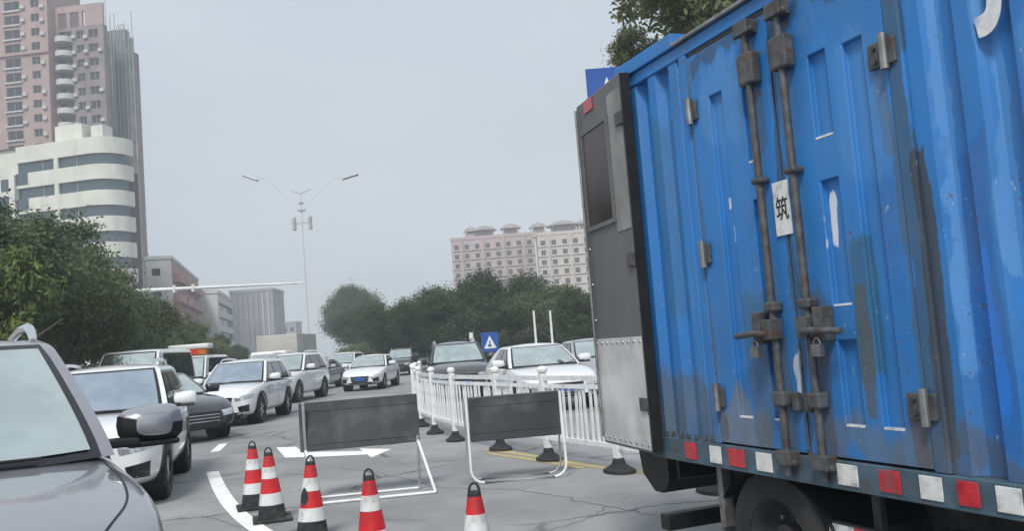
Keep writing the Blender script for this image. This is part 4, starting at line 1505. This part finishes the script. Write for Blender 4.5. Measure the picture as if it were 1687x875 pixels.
# lock rods
def rod(x, sg):
    m = MB()
    m.tube([(x, -0.052, 0.80), (x, -0.052, 3.04)], 0.019, 10)
    r = m.build('lock_rod', rusty, truck, smooth=True)
    for z, hh, ww in ((2.82, 0.16, 0.060), (1.17, 0.075, 0.045), (1.62, 0.05, 0.04), (2.25, 0.03, 0.04)):
        k = MB()
        k.span(x - ww, x + ww, -0.080, -0.016, z - hh / 2, z + hh / 2)
        k.build('rod_guide', rusty, r, bevel=0.012)
    for z in (0.885, 3.03):
        k = MB()
        k.span(x - 0.055, x + 0.055, -0.085, -0.014, z - 0.035, z + 0.035)
        k.tube([(x - 0.075, -0.06, z - 0.02), (x + 0.075, -0.06, z - 0.02)], 0.016, 8)
        k.build('cam_keeper', rusty, r, bevel=0.008)
    # handle with hub, hasp and padlock
    k = MB()
    k.span(x - 0.035, x + 0.035, -0.105, -0.03, 1.46, 1.56)
    k.tube([(x, -0.10, 1.49), (x + sg * 0.09, -0.115, 1.495), (x + sg * 0.26, -0.10, 1.485)], 0.017, 8)
    k.span(x + sg * 0.10 - 0.03, x + sg * 0.10 + 0.03, -0.09, -0.016, 1.44, 1.60)
    k.build('lock_handle', rusty, r, bevel=0.005)
    k = MB()
    k.tube([(x + sg * 0.10 + 0.022 * math.cos(q), -0.10, 1.43 + 0.03 * math.sin(q)) for q in [math.pi * j / 8 for j in range(9)]], 0.006, 6)
    k.span(x + sg * 0.10 - 0.03, x + sg * 0.10 + 0.03, -0.115, -0.085, 1.375, 1.43)
    k.build('padlock', M['steel'], r, bevel=0.005)
rod(1.385, -1)
rod(1.645, 1)
for x in (1.47, 1.56):
    tb('door_catch', rusty, (x - 0.022, x + 0.022, -0.045, -0.013, 1.11, 1.20))
# painted plate with one character
tb('plate', whitelens, (1.437, 1.557, -0.022, -0.0135, 1.96, 2.225), bevel=0.002)
def lettering(name, txt, x, z, size, mat, y, sx=1.0, parent=None, ext=0.001, bold=0.0):
    cu = bpy.data.curves.new('t', 'FONT')
    cu.body = txt
    cu.size = size
    cu.extrude = ext
    cu.offset = bold
    o = bpy.data.objects.new('t', cu)
    COL.objects.link(o)
    me = eval_mesh(o)
    bpy.data.objects.remove(o)
    me.materials.clear()
    me.transform(Matrix.Rotation(math.pi / 2, 4, 'X'))
    me.transform(Matrix.Diagonal((sx, 1, 1, 1)))
    q = obj(name, me, mat, parent or truck)
    q.location = (x, y, z)
    return q
lettering('character', '筑', 1.452, 2.045, 0.125, M['black'], -0.024, 0.78)
worn_white = plain('worn_white_lettering', (0.66, 0.67, 0.67), 0.6, var=0.2, scale=10, dirt=((0.10, 0.24, 0.45), 9, 0.9))
lettering('letter', 'J', 2.725, 2.68, 0.62, worn_white, -0.004, 0.72, ext=0.0015, bold=0.012)
lettering('letter', 'O', 2.895, 2.68, 0.62, worn_white, -0.004, 0.62, ext=0.0015, bold=0.012)
# reflectors on the sill
for x0, x1, red in ((0.40, 0.52, 1), (0.66, 0.77, 0), (0.84, 0.99, 1), (1.09, 1.22, 0), (1.70, 1.83, 0), (1.96, 2.08, 1), (2.185, 2.30, 0), (2.375, 2.475, 1), (2.55, 2.66, 0), (2.73, 2.83, 1), (2.90, 3.02, 0), (3.10, 3.22, 1), (3.3, 3.42, 0)):
    tb('reflector', pinklens if red else whitelens, (x0, x1, -0.029, -0.0225, 0.79, 0.885), bevel=0.002)
# sill bolts and tie hooks
for k in range(9):
    x = 0.08 + 0.085 * k if k < 8 else 1.5
    tb('sill_bolt', rusty, (x - 0.012, x + 0.012, -0.016, 0.0, ZB + 0.0, ZB + 0.035), bevel=0.004)

# open rear door, brushed steel
dr = empty('rear_door', (0.16, -0.05, 0))
dr.parent = truck
dr.rotation_euler = (0, 0, math.pi + math.radians(-6))
dr['label'] = 'grey steel rear door standing open'
m = MB()
m.span(0.0, 0.84, 0.0, 0.055, 0.80, 3.19)
m.build('door_panel', steelpanel, dr, bevel=0.012)
m = MB()
m.span(0.02, 0.82, 0.0552, 0.060, 0.82, 1.52)
m.build('kick_panel', brightpanel, dr)
m = MB()
m.span(0.02, 0.24, 0.0552, 0.060, 2.2, 3.1)
m.build('edge_panel', dullpanel, dr)
m = MB()
m.span(0.28, 0.74, 0.056, 0.062, 2.30, 2.95)
m.build('dark_panel', plain('dark_red_film', (0.035, 0.022, 0.022), 0.25, var=0.6, scale=2.0, dirt=((0.11, 0.05, 0.04), 1.5, 0.8)), dr)
m = MB()
for a in ((0.25, 0.28, 2.27, 2.98), (0.74, 0.77, 2.27, 2.98), (0.28, 0.74, 2.27, 2.30), (0.28, 0.74, 2.95, 2.98)):
    m.span(a[0], a[1], 0.056, 0.070, a[2], a[3])
m.build('panel_frame', steelpanel, dr)
m = MB()
m.span(0.50, 0.66, 0.056, 0.064, 3.09, 3.17)
m.build('reflector', pinklens, dr)
m = MB()
m.tube([(0.80, 0.075, 0.85), (0.80, 0.075, 3.15)], 0.010, 8)
m.build('lock_rod', M['steel'], dr)
for z in (1.1, 2.0, 2.9):
    m = MB()
    m.span(0.0, 0.10, 0.056, 0.075, z - 0.04, z + 0.04)
    m.build('hinge', rusty, dr)
rv = MB()
rv.lathe([(0.012, 0.0), (0.010, 0.005), (0.0, 0.007)], 8, Matrix.Rotation(-math.pi / 2, 4, 'X'))
rv_me = rv.mesh('rivet')
rv_me.materials.append(M['steel'])
for k in range(9):
    obj('rivet', rv_me, None, dr, loc=(0.04 + 0.095 * k, 0.060, 1.49))
    obj('rivet', rv_me, None, dr, loc=(0.04 + 0.095 * k, 0.060, 0.85))
for k in range(6):
    obj('rivet', rv_me, None, dr, loc=(0.80, 0.056, 1.65 + 0.25 * k))
m = MB()
m.span(-0.012, -0.001, -0.004, 0.058, 0.81, 3.18)
m.build('door_seal', M['black'], dr)
# the other leaf, swung open on the far side
tb('far_rear_door', steelpanel, (-1.02, -0.02, WID - 0.02, WID + 0.03, 0.82, 3.17), bevel=0.01)

# rear carrier, underrun bar, mudguard, wheels, chassis
m = MB()
prof = [(-0.34, 0.79), (0.03, 0.79), (0.03, 0.60), (-0.06, 0.52), (-0.16, 0.52), (-0.30, 0.62)]
m.poly([(x, 0.06, z) for x, z in prof])
m.poly([(x, 2.04, z) for x, z in prof][::-1])
m.grid([[(x, 0.06, z) for x, z in prof], [(x, 2.04, z) for x, z in prof]], closed=True)
m.build('rear_carrier', M['black'], truck)
m = MB()
m.span(0.031, 0.04, 0.12, 1.9, 0.60, 0.612)
m.span(0.031, 0.04, 0.12, 0.135, 0.613, 0.75)
m.build('carrier_trim', M['steel'], truck)
tb('underrun_bar', M['black'], (-0.06, 0.04, 0.02, 2.08, 0.30, 0.40), bevel=0.012)
for y in (0.55, 1.5):
    tb('bar_bracket', M['darksteel'], (-0.02, 0.50, y, y + 0.08, 0.38, 0.60))
tb('mudflap', plain('mudflap_grey', (0.13, 0.13, 0.13), 0.7, var=0.3, scale=6), (0.60, 0.625, 0.04, 0.62, 0.32, 0.765), bevel=0.004)
tb('flap_bracket', M['steel'], (0.628, 0.66, 0.03, 0.10, 0.42, 0.765))
m = MB()
arc = [math.radians(20 + 140 * k / 16) for k in range(17)]
rows = [[(1.09 + 0.50 * math.cos(q), y, 0.40 + 0.47 * math.sin(q) * 0.78) for y in (0.03, 0.62)] for q in arc]
m.grid(rows)
m.build('mudguard', M['black'], truck)
for y in (0.62, 1.48):
    tb('chassis_rail', M['darksteel'], (-0.1, 6.0, y, y + 0.08, 0.50, 0.74), bevel=0.004)
for x in (0.3, 1.9, 2.8, 3.7):
    tb('cross_member', M['darksteel'], (x, x + 0.08, 0.10, 2.0, 0.742, 0.776))
m = MB()
m.tube([(1.09, 0.25, 0.40), (1.09, 1.85, 0.40)], 0.07, 10)
m.lathe([(0.02, -0.16), (0.15, -0.10), (0.17, 0.0), (0.15, 0.10), (0.02, 0.16)], 16, Matrix.Translation((1.09, 1.05, 0.40)) @ Matrix.Rotation(math.pi / 2, 4, 'X'))
m.build('rear_axle', M['darksteel'], truck)
def truck_wheel(x, y, sg):
    w = empty('wheel')
    w.parent = truck
    w.location = (x, y, 0.40)
    Rx = Matrix.Rotation(math.pi / 2, 4, 'X')
    t = MB()
    t.lathe([(0.235, 0.105), (0.30, 0.115), (0.375, 0.105), (0.396, 0.08), (0.40, 0.03), (0.40, -0.03), (0.396, -0.08), (0.375, -0.105), (0.30, -0.115), (0.235, -0.105)], 40, Rx)
    t.build('tyre', M['rubber'], w, smooth=True)
    for k in range(40):
        pass
    r = MB()
    if sg > 0:
        r.lathe([(0.24, 0.10), (0.225, 0.085), (0.215, 0.02), (0.17, -0.03), (0.10, -0.02), (0.095, 0.05), (0.0, 0.055)], 32, Rx)
    else:
        r.lathe([(0.24, 0.10), (0.225, 0.08), (0.19, 0.07), (0.11, 0.10), (0.10, 0.14), (0.0, 0.145)], 32, Rx)
    r.build('rim', M['darksteel'], w, smooth=True)
    n = MB()
    for k in range(6):
        q = 2 * math.pi * k / 6
        c = (0.135 * math.cos(q), 0.02 if sg > 0 else -0.09, 0.135 * math.sin(q))
        n.tube([c, (c[0], c[1] - 0.035, c[2])], 0.014, 6)
    n.build('wheel_nut', M['steel'], w)
for x, ys in ((1.09, (0.16, 0.42, 1.68, 1.94)), (5.0, (0.18, 1.92))):
    for y in ys:
        truck_wheel(x, y, 1)
# side guard with striped tape
m = MB()
m.span(1.50, 3.9, 0.06, 0.10, 0.50, 0.585)
sgd = m.build('side_guard', M['darksteel'], truck, bevel=0.005)
for k in range(14):
    x = 1.50 + 0.17 * k
    tb('stripe', pinklens if k % 2 else whitelens, (x + 0.002, x + 0.168, 0.055, 0.0595, 0.508, 0.578), parent=sgd, bevel=0)
for x in (1.75, 2.7, 3.6):
    tb('guard_bracket', M['darksteel'], (x, x + 0.05, 0.102, 0.14, 0.49, 0.764), parent=sgd)
tb('tool_box', M['black'], (2.2, 2.9, 0.30, 0.60, 0.42, 0.74), bevel=0.02)
# cab (outside the picture, ahead of the box)
cabp = plain('cab_paint', (0.05, 0.17, 0.42), 0.35, var=0.1, coat=0.5)
cb = MB()
sec = [(4.48, 0.55), (4.48, 2.15), (4.75, 2.28), (5.75, 2.24), (6.15, 1.35), (6.22, 0.60)]
cb.poly([(x, 0.1, z) for x, z in sec])
cb.poly([(x, 2.0, z) for x, z in sec][::-1])
cb.grid([[(x, 0.1, z) for x, z in sec], [(x, 2.0, z) for x, z in sec]], closed=True)
cab_o = cb.build('cab', cabp, truck, weld=True, bevel=0.06)
m = MB()
m.poly([(4.9, 0.094, 1.35), (5.95, 0.094, 1.35), (5.62, 0.094, 2.1), (4.9, 0.094, 2.1)])
m.build('side_window', M['carglass'], cab_o)
tb('bumper', M['black'], (6.0, 6.3, 0.08, 2.02, 0.36, 0.58), bevel=0.03)

# ------------------------------------------------------------------ cones
cone_red = plain('cone_red', (0.60, 0.014, 0.022), 0.55, var=0.25, scale=7, dirt=((0.17, 0.05, 0.05), 6, 0.75))
cone_white = plain('cone_white_band', (0.68, 0.69, 0.69), 0.5, var=0.12, scale=8, dirt=((0.28, 0.26, 0.245), 7, 0.8))
cone_black = plain('cone_black_rubber', (0.018, 0.02, 0.021), 0.75, var=0.4, scale=8, dirt=((0.12, 0.11, 0.10), 7, 0.6))
def make_cone():
    r = empty('traffic_cone')
    m = MB()
    m.box((0, 0, 0.018), (0.37, 0.37, 0.032))
    m.build('base', cone_black, r, bevel=0.012)
    def rad(z):
        return lerp(0.137, 0.040, (z - 0.034) / 0.62)
    prev = 0.034
    for z, mat, nm in ((0.16, cone_black, 'skirt'), (0.27, cone_white, 'band'), (0.41, cone_red, 'sleeve'), (0.52, cone_white, 'band'), (0.625, cone_red, 'sleeve'), (0.655, cone_black, 'neck')):
        e = 0.002 if mat is cone_white else 0.0
        m = MB()
        m.lathe([(rad(prev) + e, prev + 0.0005), (rad(z) + e, z)], 28, cap=True)
        m.build(nm, mat, r, smooth=True)
        prev = z
    m = MB()
    m.tube([(0.033 * math.cos(q), 0, 0.655 + 0.048 * math.sin(q)) for q in [math.pi * j / 10 for j in range(11)]], 0.008, 6)
    m.build('handle', cone_black, r, smooth=True)
    return r
cone0 = make_cone()
CL = ['leftmost traffic cone, half hidden behind the next cone', 'traffic cone second from left, standing on the white lane line', 'dirty traffic cone with a dark smudge, before the square sign\'s left leg',
      'traffic cone in front of the square sign\'s middle', 'rightmost traffic cone, only its top in the picture']
SPOTS = [(420, 838), (449, 858), (515, 889), (617, 935), (793, 990)]
for i, (px, py) in enumerate(SPOTS):
    c = cone0 if i == 0 else copy_tree(cone0)
    g = gnd(px, py)
    c.location = (g.x, g.y, 0)
    c.rotation_euler = (math.radians((0, 0.6, -0.8, 0.5, 0)[i]), math.radians((0.5, -0.5, 2.0, 0, 0.4)[i]), (0.35, 0.3, 0.6, 0.2, 0.4)[i])
    tag(c, CL[i], 'cone', 'red and white traffic cones along the works')
    if i == 2:                                               # torn dark patch on its sleeve
        m = MB()
        rows = []
        for a in range(7):
            z = 0.29 + 0.15 * a / 6
            rr = lerp(0.137, 0.040, (z - 0.034) / 0.62) + 0.004
            wdt = 0.65 * math.sin(math.pi * (a + 0.6) / 7.2)
            rows.append([(rr * math.cos(q), rr * math.sin(q), z) for q in [-2.75 + wdt * (b / 5 - 0.5) * 1.6 for b in range(6)]])
        m.grid(rows)
        m.build('smudge', cone_black, c)

# ------------------------------------------------------------------ road signs on frames (seen from behind)
sign_back = plain('sign_back', (0.062, 0.066, 0.072), 0.5, metal=0.2, var=0.25, scale=1.5, dirt=((0.16, 0.16, 0.16), 3.0, 0.4))
def sign_square():
    a, b = gnd(530, 833), gnd(718, 814)
    w = (b - a).length
    r = empty('square_sign', (a.x, a.y, 0), math.atan2(b.y - a.y, b.x - a.x))
    tag(r, 'dark backed rectangular sign on an angular white folding frame', 'sign')
    lean = 0.30
    def P(x, t, y=0.0):                                     # front leg plane leans away from the eye going up
        return (x, y + lean * t, 1.12 * t)
    m = MB()
    m.quad((-0.14, 0, 0), (w - 0.10, 0, 0), (w - 0.10, 0, 0.56), (-0.14, 0, 0.56))
    pl = MB()
    pl.span(-0.22, w - 0.12, -0.012, 0.012, 0.53, 1.06)
    p = pl.build('plate', sign_back, r)
    p.location = (0, 0.30, 0)
    p.rotation_euler = (math.radians(-6), 0, 0)
    rib = MB()
    rib.span(-0.155, w - 0.135, -0.018, -0.0125, 0.60, 0.62)
    rib.span(-0.155, w - 0.135, -0.018, -0.0125, 0.96, 0.98)
    rib.build('stiffener', sign_back, p)
    def leg(nm, p0, p1, mat, rr=0.016):
        k = MB()
        k.tube([p0, p1], rr, 8)
        k.build(nm, mat, r, smooth=True)
    leg('leg', (w, 0.0, 0.018), (w - 0.145, 0.24, 0.555), M['white_metal'])
    leg('leg', (-0.02, 0.0, 0.018), (-0.155, 0.24, 0.555), M['white_metal'])
    leg('crossbar', (-0.02, 0.0, 0.018), (w, 0.0, 0.018), M['white_metal'])
    leg('back_leg', (w - 0.155, 0.42, 0.018), (w - 0.145, 0.30, 0.60), M['grey_metal'])
    leg('back_leg', (-0.17, 0.42, 0.018), (-0.16, 0.30, 1.06), M['grey_metal'])
    leg('back_crossbar', (-0.17, 0.42, 0.018), (w - 0.155, 0.42, 0.018), M['white_metal'], 0.012)
sign_square()
def sign_round():
    a, b = gnd(778, 800), gnd(935, 786)
    w = (b - a).length
    r = empty('rounded_sign', (a.x, a.y, 0), math.atan2(b.y - a.y, b.x - a.x))
    tag(r, 'dark backed sign on a white tube frame with rounded corners, beside the fence', 'sign')
    def hoop(nm, y, x0, x1, h, yt, mat, rr=0.014):
        pts = [(x0, yt, h), (x0, y, 0.16)]
        for k in range(5):
            q = math.pi + math.pi / 2 * k / 4
            pts.append((x0 + 0.14 + 0.14 * math.cos(q), y, 0.155 + 0.14 * math.sin(q)))
        for k in range(5):
            q = 1.5 * math.pi + math.pi / 2 * k / 4
            pts.append((x1 - 0.14 + 0.14 * math.cos(q), y, 0.155 + 0.14 * math.sin(q)))
        pts += [(x1, y, 0.16), (x1, yt, h)]
        m = MB()
        m.tube(pts, rr, 8)
        m.build(nm, mat, r, smooth=True)
    hoop('front_hoop', 0.0, 0.0, w, 0.95, 0.12, M['white_metal'])
    hoop('back_hoop', 0.30, -0.03, w - 0.03, 0.95, 0.16, M['grey_metal'], 0.011)
    m = MB()
    m.span(0.018, w - 0.018, 0.09, 0.112, 0.46, 0.96)
    p = m.build('plate', sign_back, r, bevel=0.01)
    m = MB()
    m.span(0.03, w - 0.03, 0.084, 0.0895, 0.55, 0.575)
    m.span(0.03, w - 0.03, 0.084, 0.0895, 0.85, 0.875)
    m.build('stiffener', sign_back, p)
sign_round()

# ------------------------------------------------------------------ white road fence
FP = [gnd(1180, 812), gnd(1021, 779), gnd(905, 759), gnd(825, 742), gnd(751, 727), gnd(717, 715)]
FP = [(p.x, p.y) for p in FP]
FP += [(-2.05, 18.4), (-2.35, 20.2), (-2.6, 22.1), (-2.75, 24.0), (-2.85, 26.0), (-2.9, 28.0)]
fence = empty('road_fence', (FP[2][0], FP[2][1], 0))
tag(fence, 'white picket road divider fence on dark rubber feet, running behind the signs', 'fence')
foot = MB()
foot.lathe([(0.21, 0.0), (0.21, 0.035), (0.15, 0.06), (0.09, 0.10), (0.07, 0.16), (0.0, 0.165)], 16, Matrix.Diagonal((1.15, 0.75, 1, 1)))
foot_me = foot.mesh('foot')
foot_me.materials.append(M['rubber'])
post = MB()
post.box((0, 0, 0.62), (0.085, 0.085, 0.98))
post_me = post.mesh('post')
post_me.materials.append(M['white_metal'])
capm = MB()
capm.lathe([(0.035, 1.11), (0.065, 1.135), (0.068, 1.17), (0.04, 1.20), (0.0, 1.21)], 12)
cap_me = capm.mesh('post_cap')
cap_me.materials.append(M['white_metal'])
pick = MB()
pick.box((0, 0, 0.63), (0.034, 0.022, 0.68))
pick_me = pick.mesh('picket')
pick_me.materials.append(M['white_metal'])
for i, (x, y) in enumerate(FP):
    nx, ny = FP[min(i + 1, len(FP) - 1)]
    ang = math.atan2(ny - y, nx - x) if i + 1 < len(FP) else ang
    base = (x - FP[2][0], y - FP[2][1], 0)
    for nm, me in (('foot', foot_me), ('post', post_me)):
        q = obj(nm, me, None, fence, loc=base)
        q.rotation_euler = (0, 0, ang)
        if nm == 'post':
            obj('post_cap', cap_me, None, q)
    if i + 1 < len(FP):
        L = math.hypot(nx - x, ny - y)
        for z, t in ((0.29, 0.055), (0.95, 0.05), (1.05, 0.06)):
            m = MB()
            m.box((L / 2, 0, z), (L - 0.09, 0.036, t))
            q = m.build('rail', M['white_metal'], fence, loc=base)
            q.rotation_euler = (0, 0, ang)
        n = int(L / 0.125)
        for k in range(1, n):
            s = L * k / n
            q = obj('picket', pick_me, None, fence, loc=(base[0] + math.cos(ang) * s, base[1] + math.sin(ang) * s, 0))
            q.rotation_euler = (random.gauss(0, 0.012), random.gauss(0, 0.012), ang)

# ------------------------------------------------------------------ poles, signal arm, road signs
def pole(name, label, x, y, h, r0=0.09, r1=0.06, mat='grey_metal', cat='pole', group=None):
    r = empty(name, (x, y, 0))
    tag(r, label, cat, group)
    m = MB()
    m.tube([(0, 0, 0), (0, 0, h)], [r0, r1], 10)
    m.build('post', M[mat], r, smooth=True)
    m = MB()
    m.lathe([(r0 * 2.2, 0.0), (r0 * 2.2, 0.04), (r0 * 1.2, 0.16), (r0 * 0.9, 0.17)], 12)
    m.build('base', M[mat], r)
    return r
s0 = at(214, 480, 50)
arm_end = at(500, 466, 47)
sigp = pole('signal_mast', 'white traffic signal mast with a long arm over the road, before the salmon balconies', s0.x, 50, s0.z + 0.7, 0.16, 0.11, 'white_metal', 'traffic signal')
m = MB()
m.tube([(0, 0, s0.z), (arm_end.x - s0.x, arm_end.y - 50, arm_end.z)], [0.12, 0.045], 10)
m.build('arm', M['white_metal'], sigp, smooth=True)
for u in (0.27, 0.38):
    q = Vector((0, 0, s0.z)).lerp(Vector((arm_end.x - s0.x, arm_end.y - 50, arm_end.z)), u)
    m = MB()
    m.box(q, (0.12, 0.3, 0.4))
    m.build('bracket', M['white_metal'], sigp, bevel=0.02)

l0 = at(495, 318, 62)
lamp = pole('street_lamp', 'slender double armed street lamp against the sky in the middle', l0.x, 62, l0.z, 0.05, 0.025, 'pale_wall', 'street lamp')
for px, py, sg in ((412, 293, -1), (577, 291, 1)):
    e = at(px, py, 62)
    ex, ez = e.x - l0.x, e.z
    m = MB()
    m.tube(smooth([(0, 0, l0.z - 1.4), (sg * 0.9, 0, l0.z - 0.4), (ex * 0.6, 0, lerp(l0.z, ez, 0.75)), (ex - sg * 0.5, 0, ez + 0.0)], 5), 0.014, 6)
    arm = m.build('arm', M['pale_wall'], lamp, smooth=True)
    h = MB()
    h.box((ex, 0, ez), (1.15, 0.34, 0.13), Matrix.Rotation(math.radians(24 if sg < 0 else -13), 3, 'Y'))
    h.build('lamp_head', M['grey_metal'], arm, bevel=0.04)
m = MB()
m.tube([(-0.75, 0, l0.z + 0.25), (0, 0, l0.z - 0.05), (0.75, 0, l0.z + 0.25)], 0.03, 6)
m.build('antenna', M['grey_metal'], lamp)
for z, w in ((0.7, 0.3), (1.2, 0.5)):
    MB().box((0, 0, l0.z - z), (w, 0.2, 0.12)).build('bracket', M['grey_metal'], lamp)
for sx in (-0.55, 0.55):
    MB().box((sx, 0, l0.z - 2.1), (0.22, 0.3, 0.9)).build('antenna_box', M['grey_metal'], lamp, bevel=0.03)
MB().box((0, 0, l0.z - 2.1), (1.1, 0.06, 0.06)).build('antenna_bar', M['grey_metal'], lamp)

blue = plain('sign_blue', (0.012, 0.075, 0.32), 0.4, var=0.12, scale=3)
def road_sign(label, px, py, Y, w, h, mark):
    p = at(px, py, Y)
    r = pole('road_sign', label, p.x, Y, p.z - 0.02, 0.045, 0.045, 'grey_metal', 'road sign')
    m = MB()
    m.span(-w / 2, w / 2, -0.07, -0.05, p.z - h, p.z)
    pl = m.build('sign_plate', blue, r, bevel=0.006)
    m = MB()
    if mark == 'tri':                                        # white triangle pictogram
        m.poly([(-w * 0.36, -0.0735, p.z - h * 0.82), (w * 0.36, -0.0735, p.z - h * 0.82), (0, -0.0735, p.z - h * 0.16)])
        m.build('pictogram', M['white_metal'], pl)
        k = MB()
        k.span(-0.03, 0.03, -0.079, -0.074, p.z - h * 0.62, p.z - h * 0.42)
        k.span(-0.10, 0.06, -0.079, -0.074, p.z - h * 0.74, p.z - h * 0.62)
        k.build('pictogram_figure', blue, pl)
    else:                                                    # white up arrow
        m.span(-w * 0.05, w * 0.05, -0.0745, -0.071, p.z - h * 0.8, p.z - h * 0.35)
        m.poly([(-w * 0.17, -0.0735, p.z - h * 0.36), (w * 0.17, -0.0735, p.z - h * 0.36), (0, -0.0735, p.z - h * 0.12)])
        m.build('pictogram', M['white_metal'], pl)
road_sign('small blue square road sign with white triangle under the trees', 806, 548, 45, 0.85, 0.95, 'tri')
road_sign('tall blue direction sign peeping out above the truck\'s open door', 997, 113, 13.5, 0.62, 1.2, 'arrow')
for px, Y, lab in ((776, 48, 'short white pole left of the small blue sign'), (879, 44, 'slim pale pole under the trees, left of a pair'), (906, 42, 'slim pale pole under the trees, right of a pair')):
    q = at(px, 548 if px < 800 else 512, Y)
    pole('pale_pole', lab, q.x, Y, q.z, 0.14 if px < 800 else 0.07, 0.11 if px < 800 else 0.05, 'white_metal', 'pole', 'pale poles before the tree belt')

# ------------------------------------------------------------------ haze
hz = MB()
hz.span(-260, 260, -40, 420, -1.0, 112)
ho = hz.build('haze', None)
hm = bpy.data.materials.new('haze_air')
hm.use_nodes = True
ht = hm.node_tree
ht.nodes.clear()
hv = ht.nodes.new('ShaderNodeVolumePrincipled')
hv.inputs['Color'].default_value = (0.86, 0.92, 0.97, 1)
hv.inputs['Density'].default_value = 0.0016
hout = ht.nodes.new('ShaderNodeOutputMaterial')
ht.links.new(hv.outputs[0], hout.inputs['Volume'])
ho.data.materials.append(hm)
tag(ho, 'thin pale haze over the street', kind='stuff')
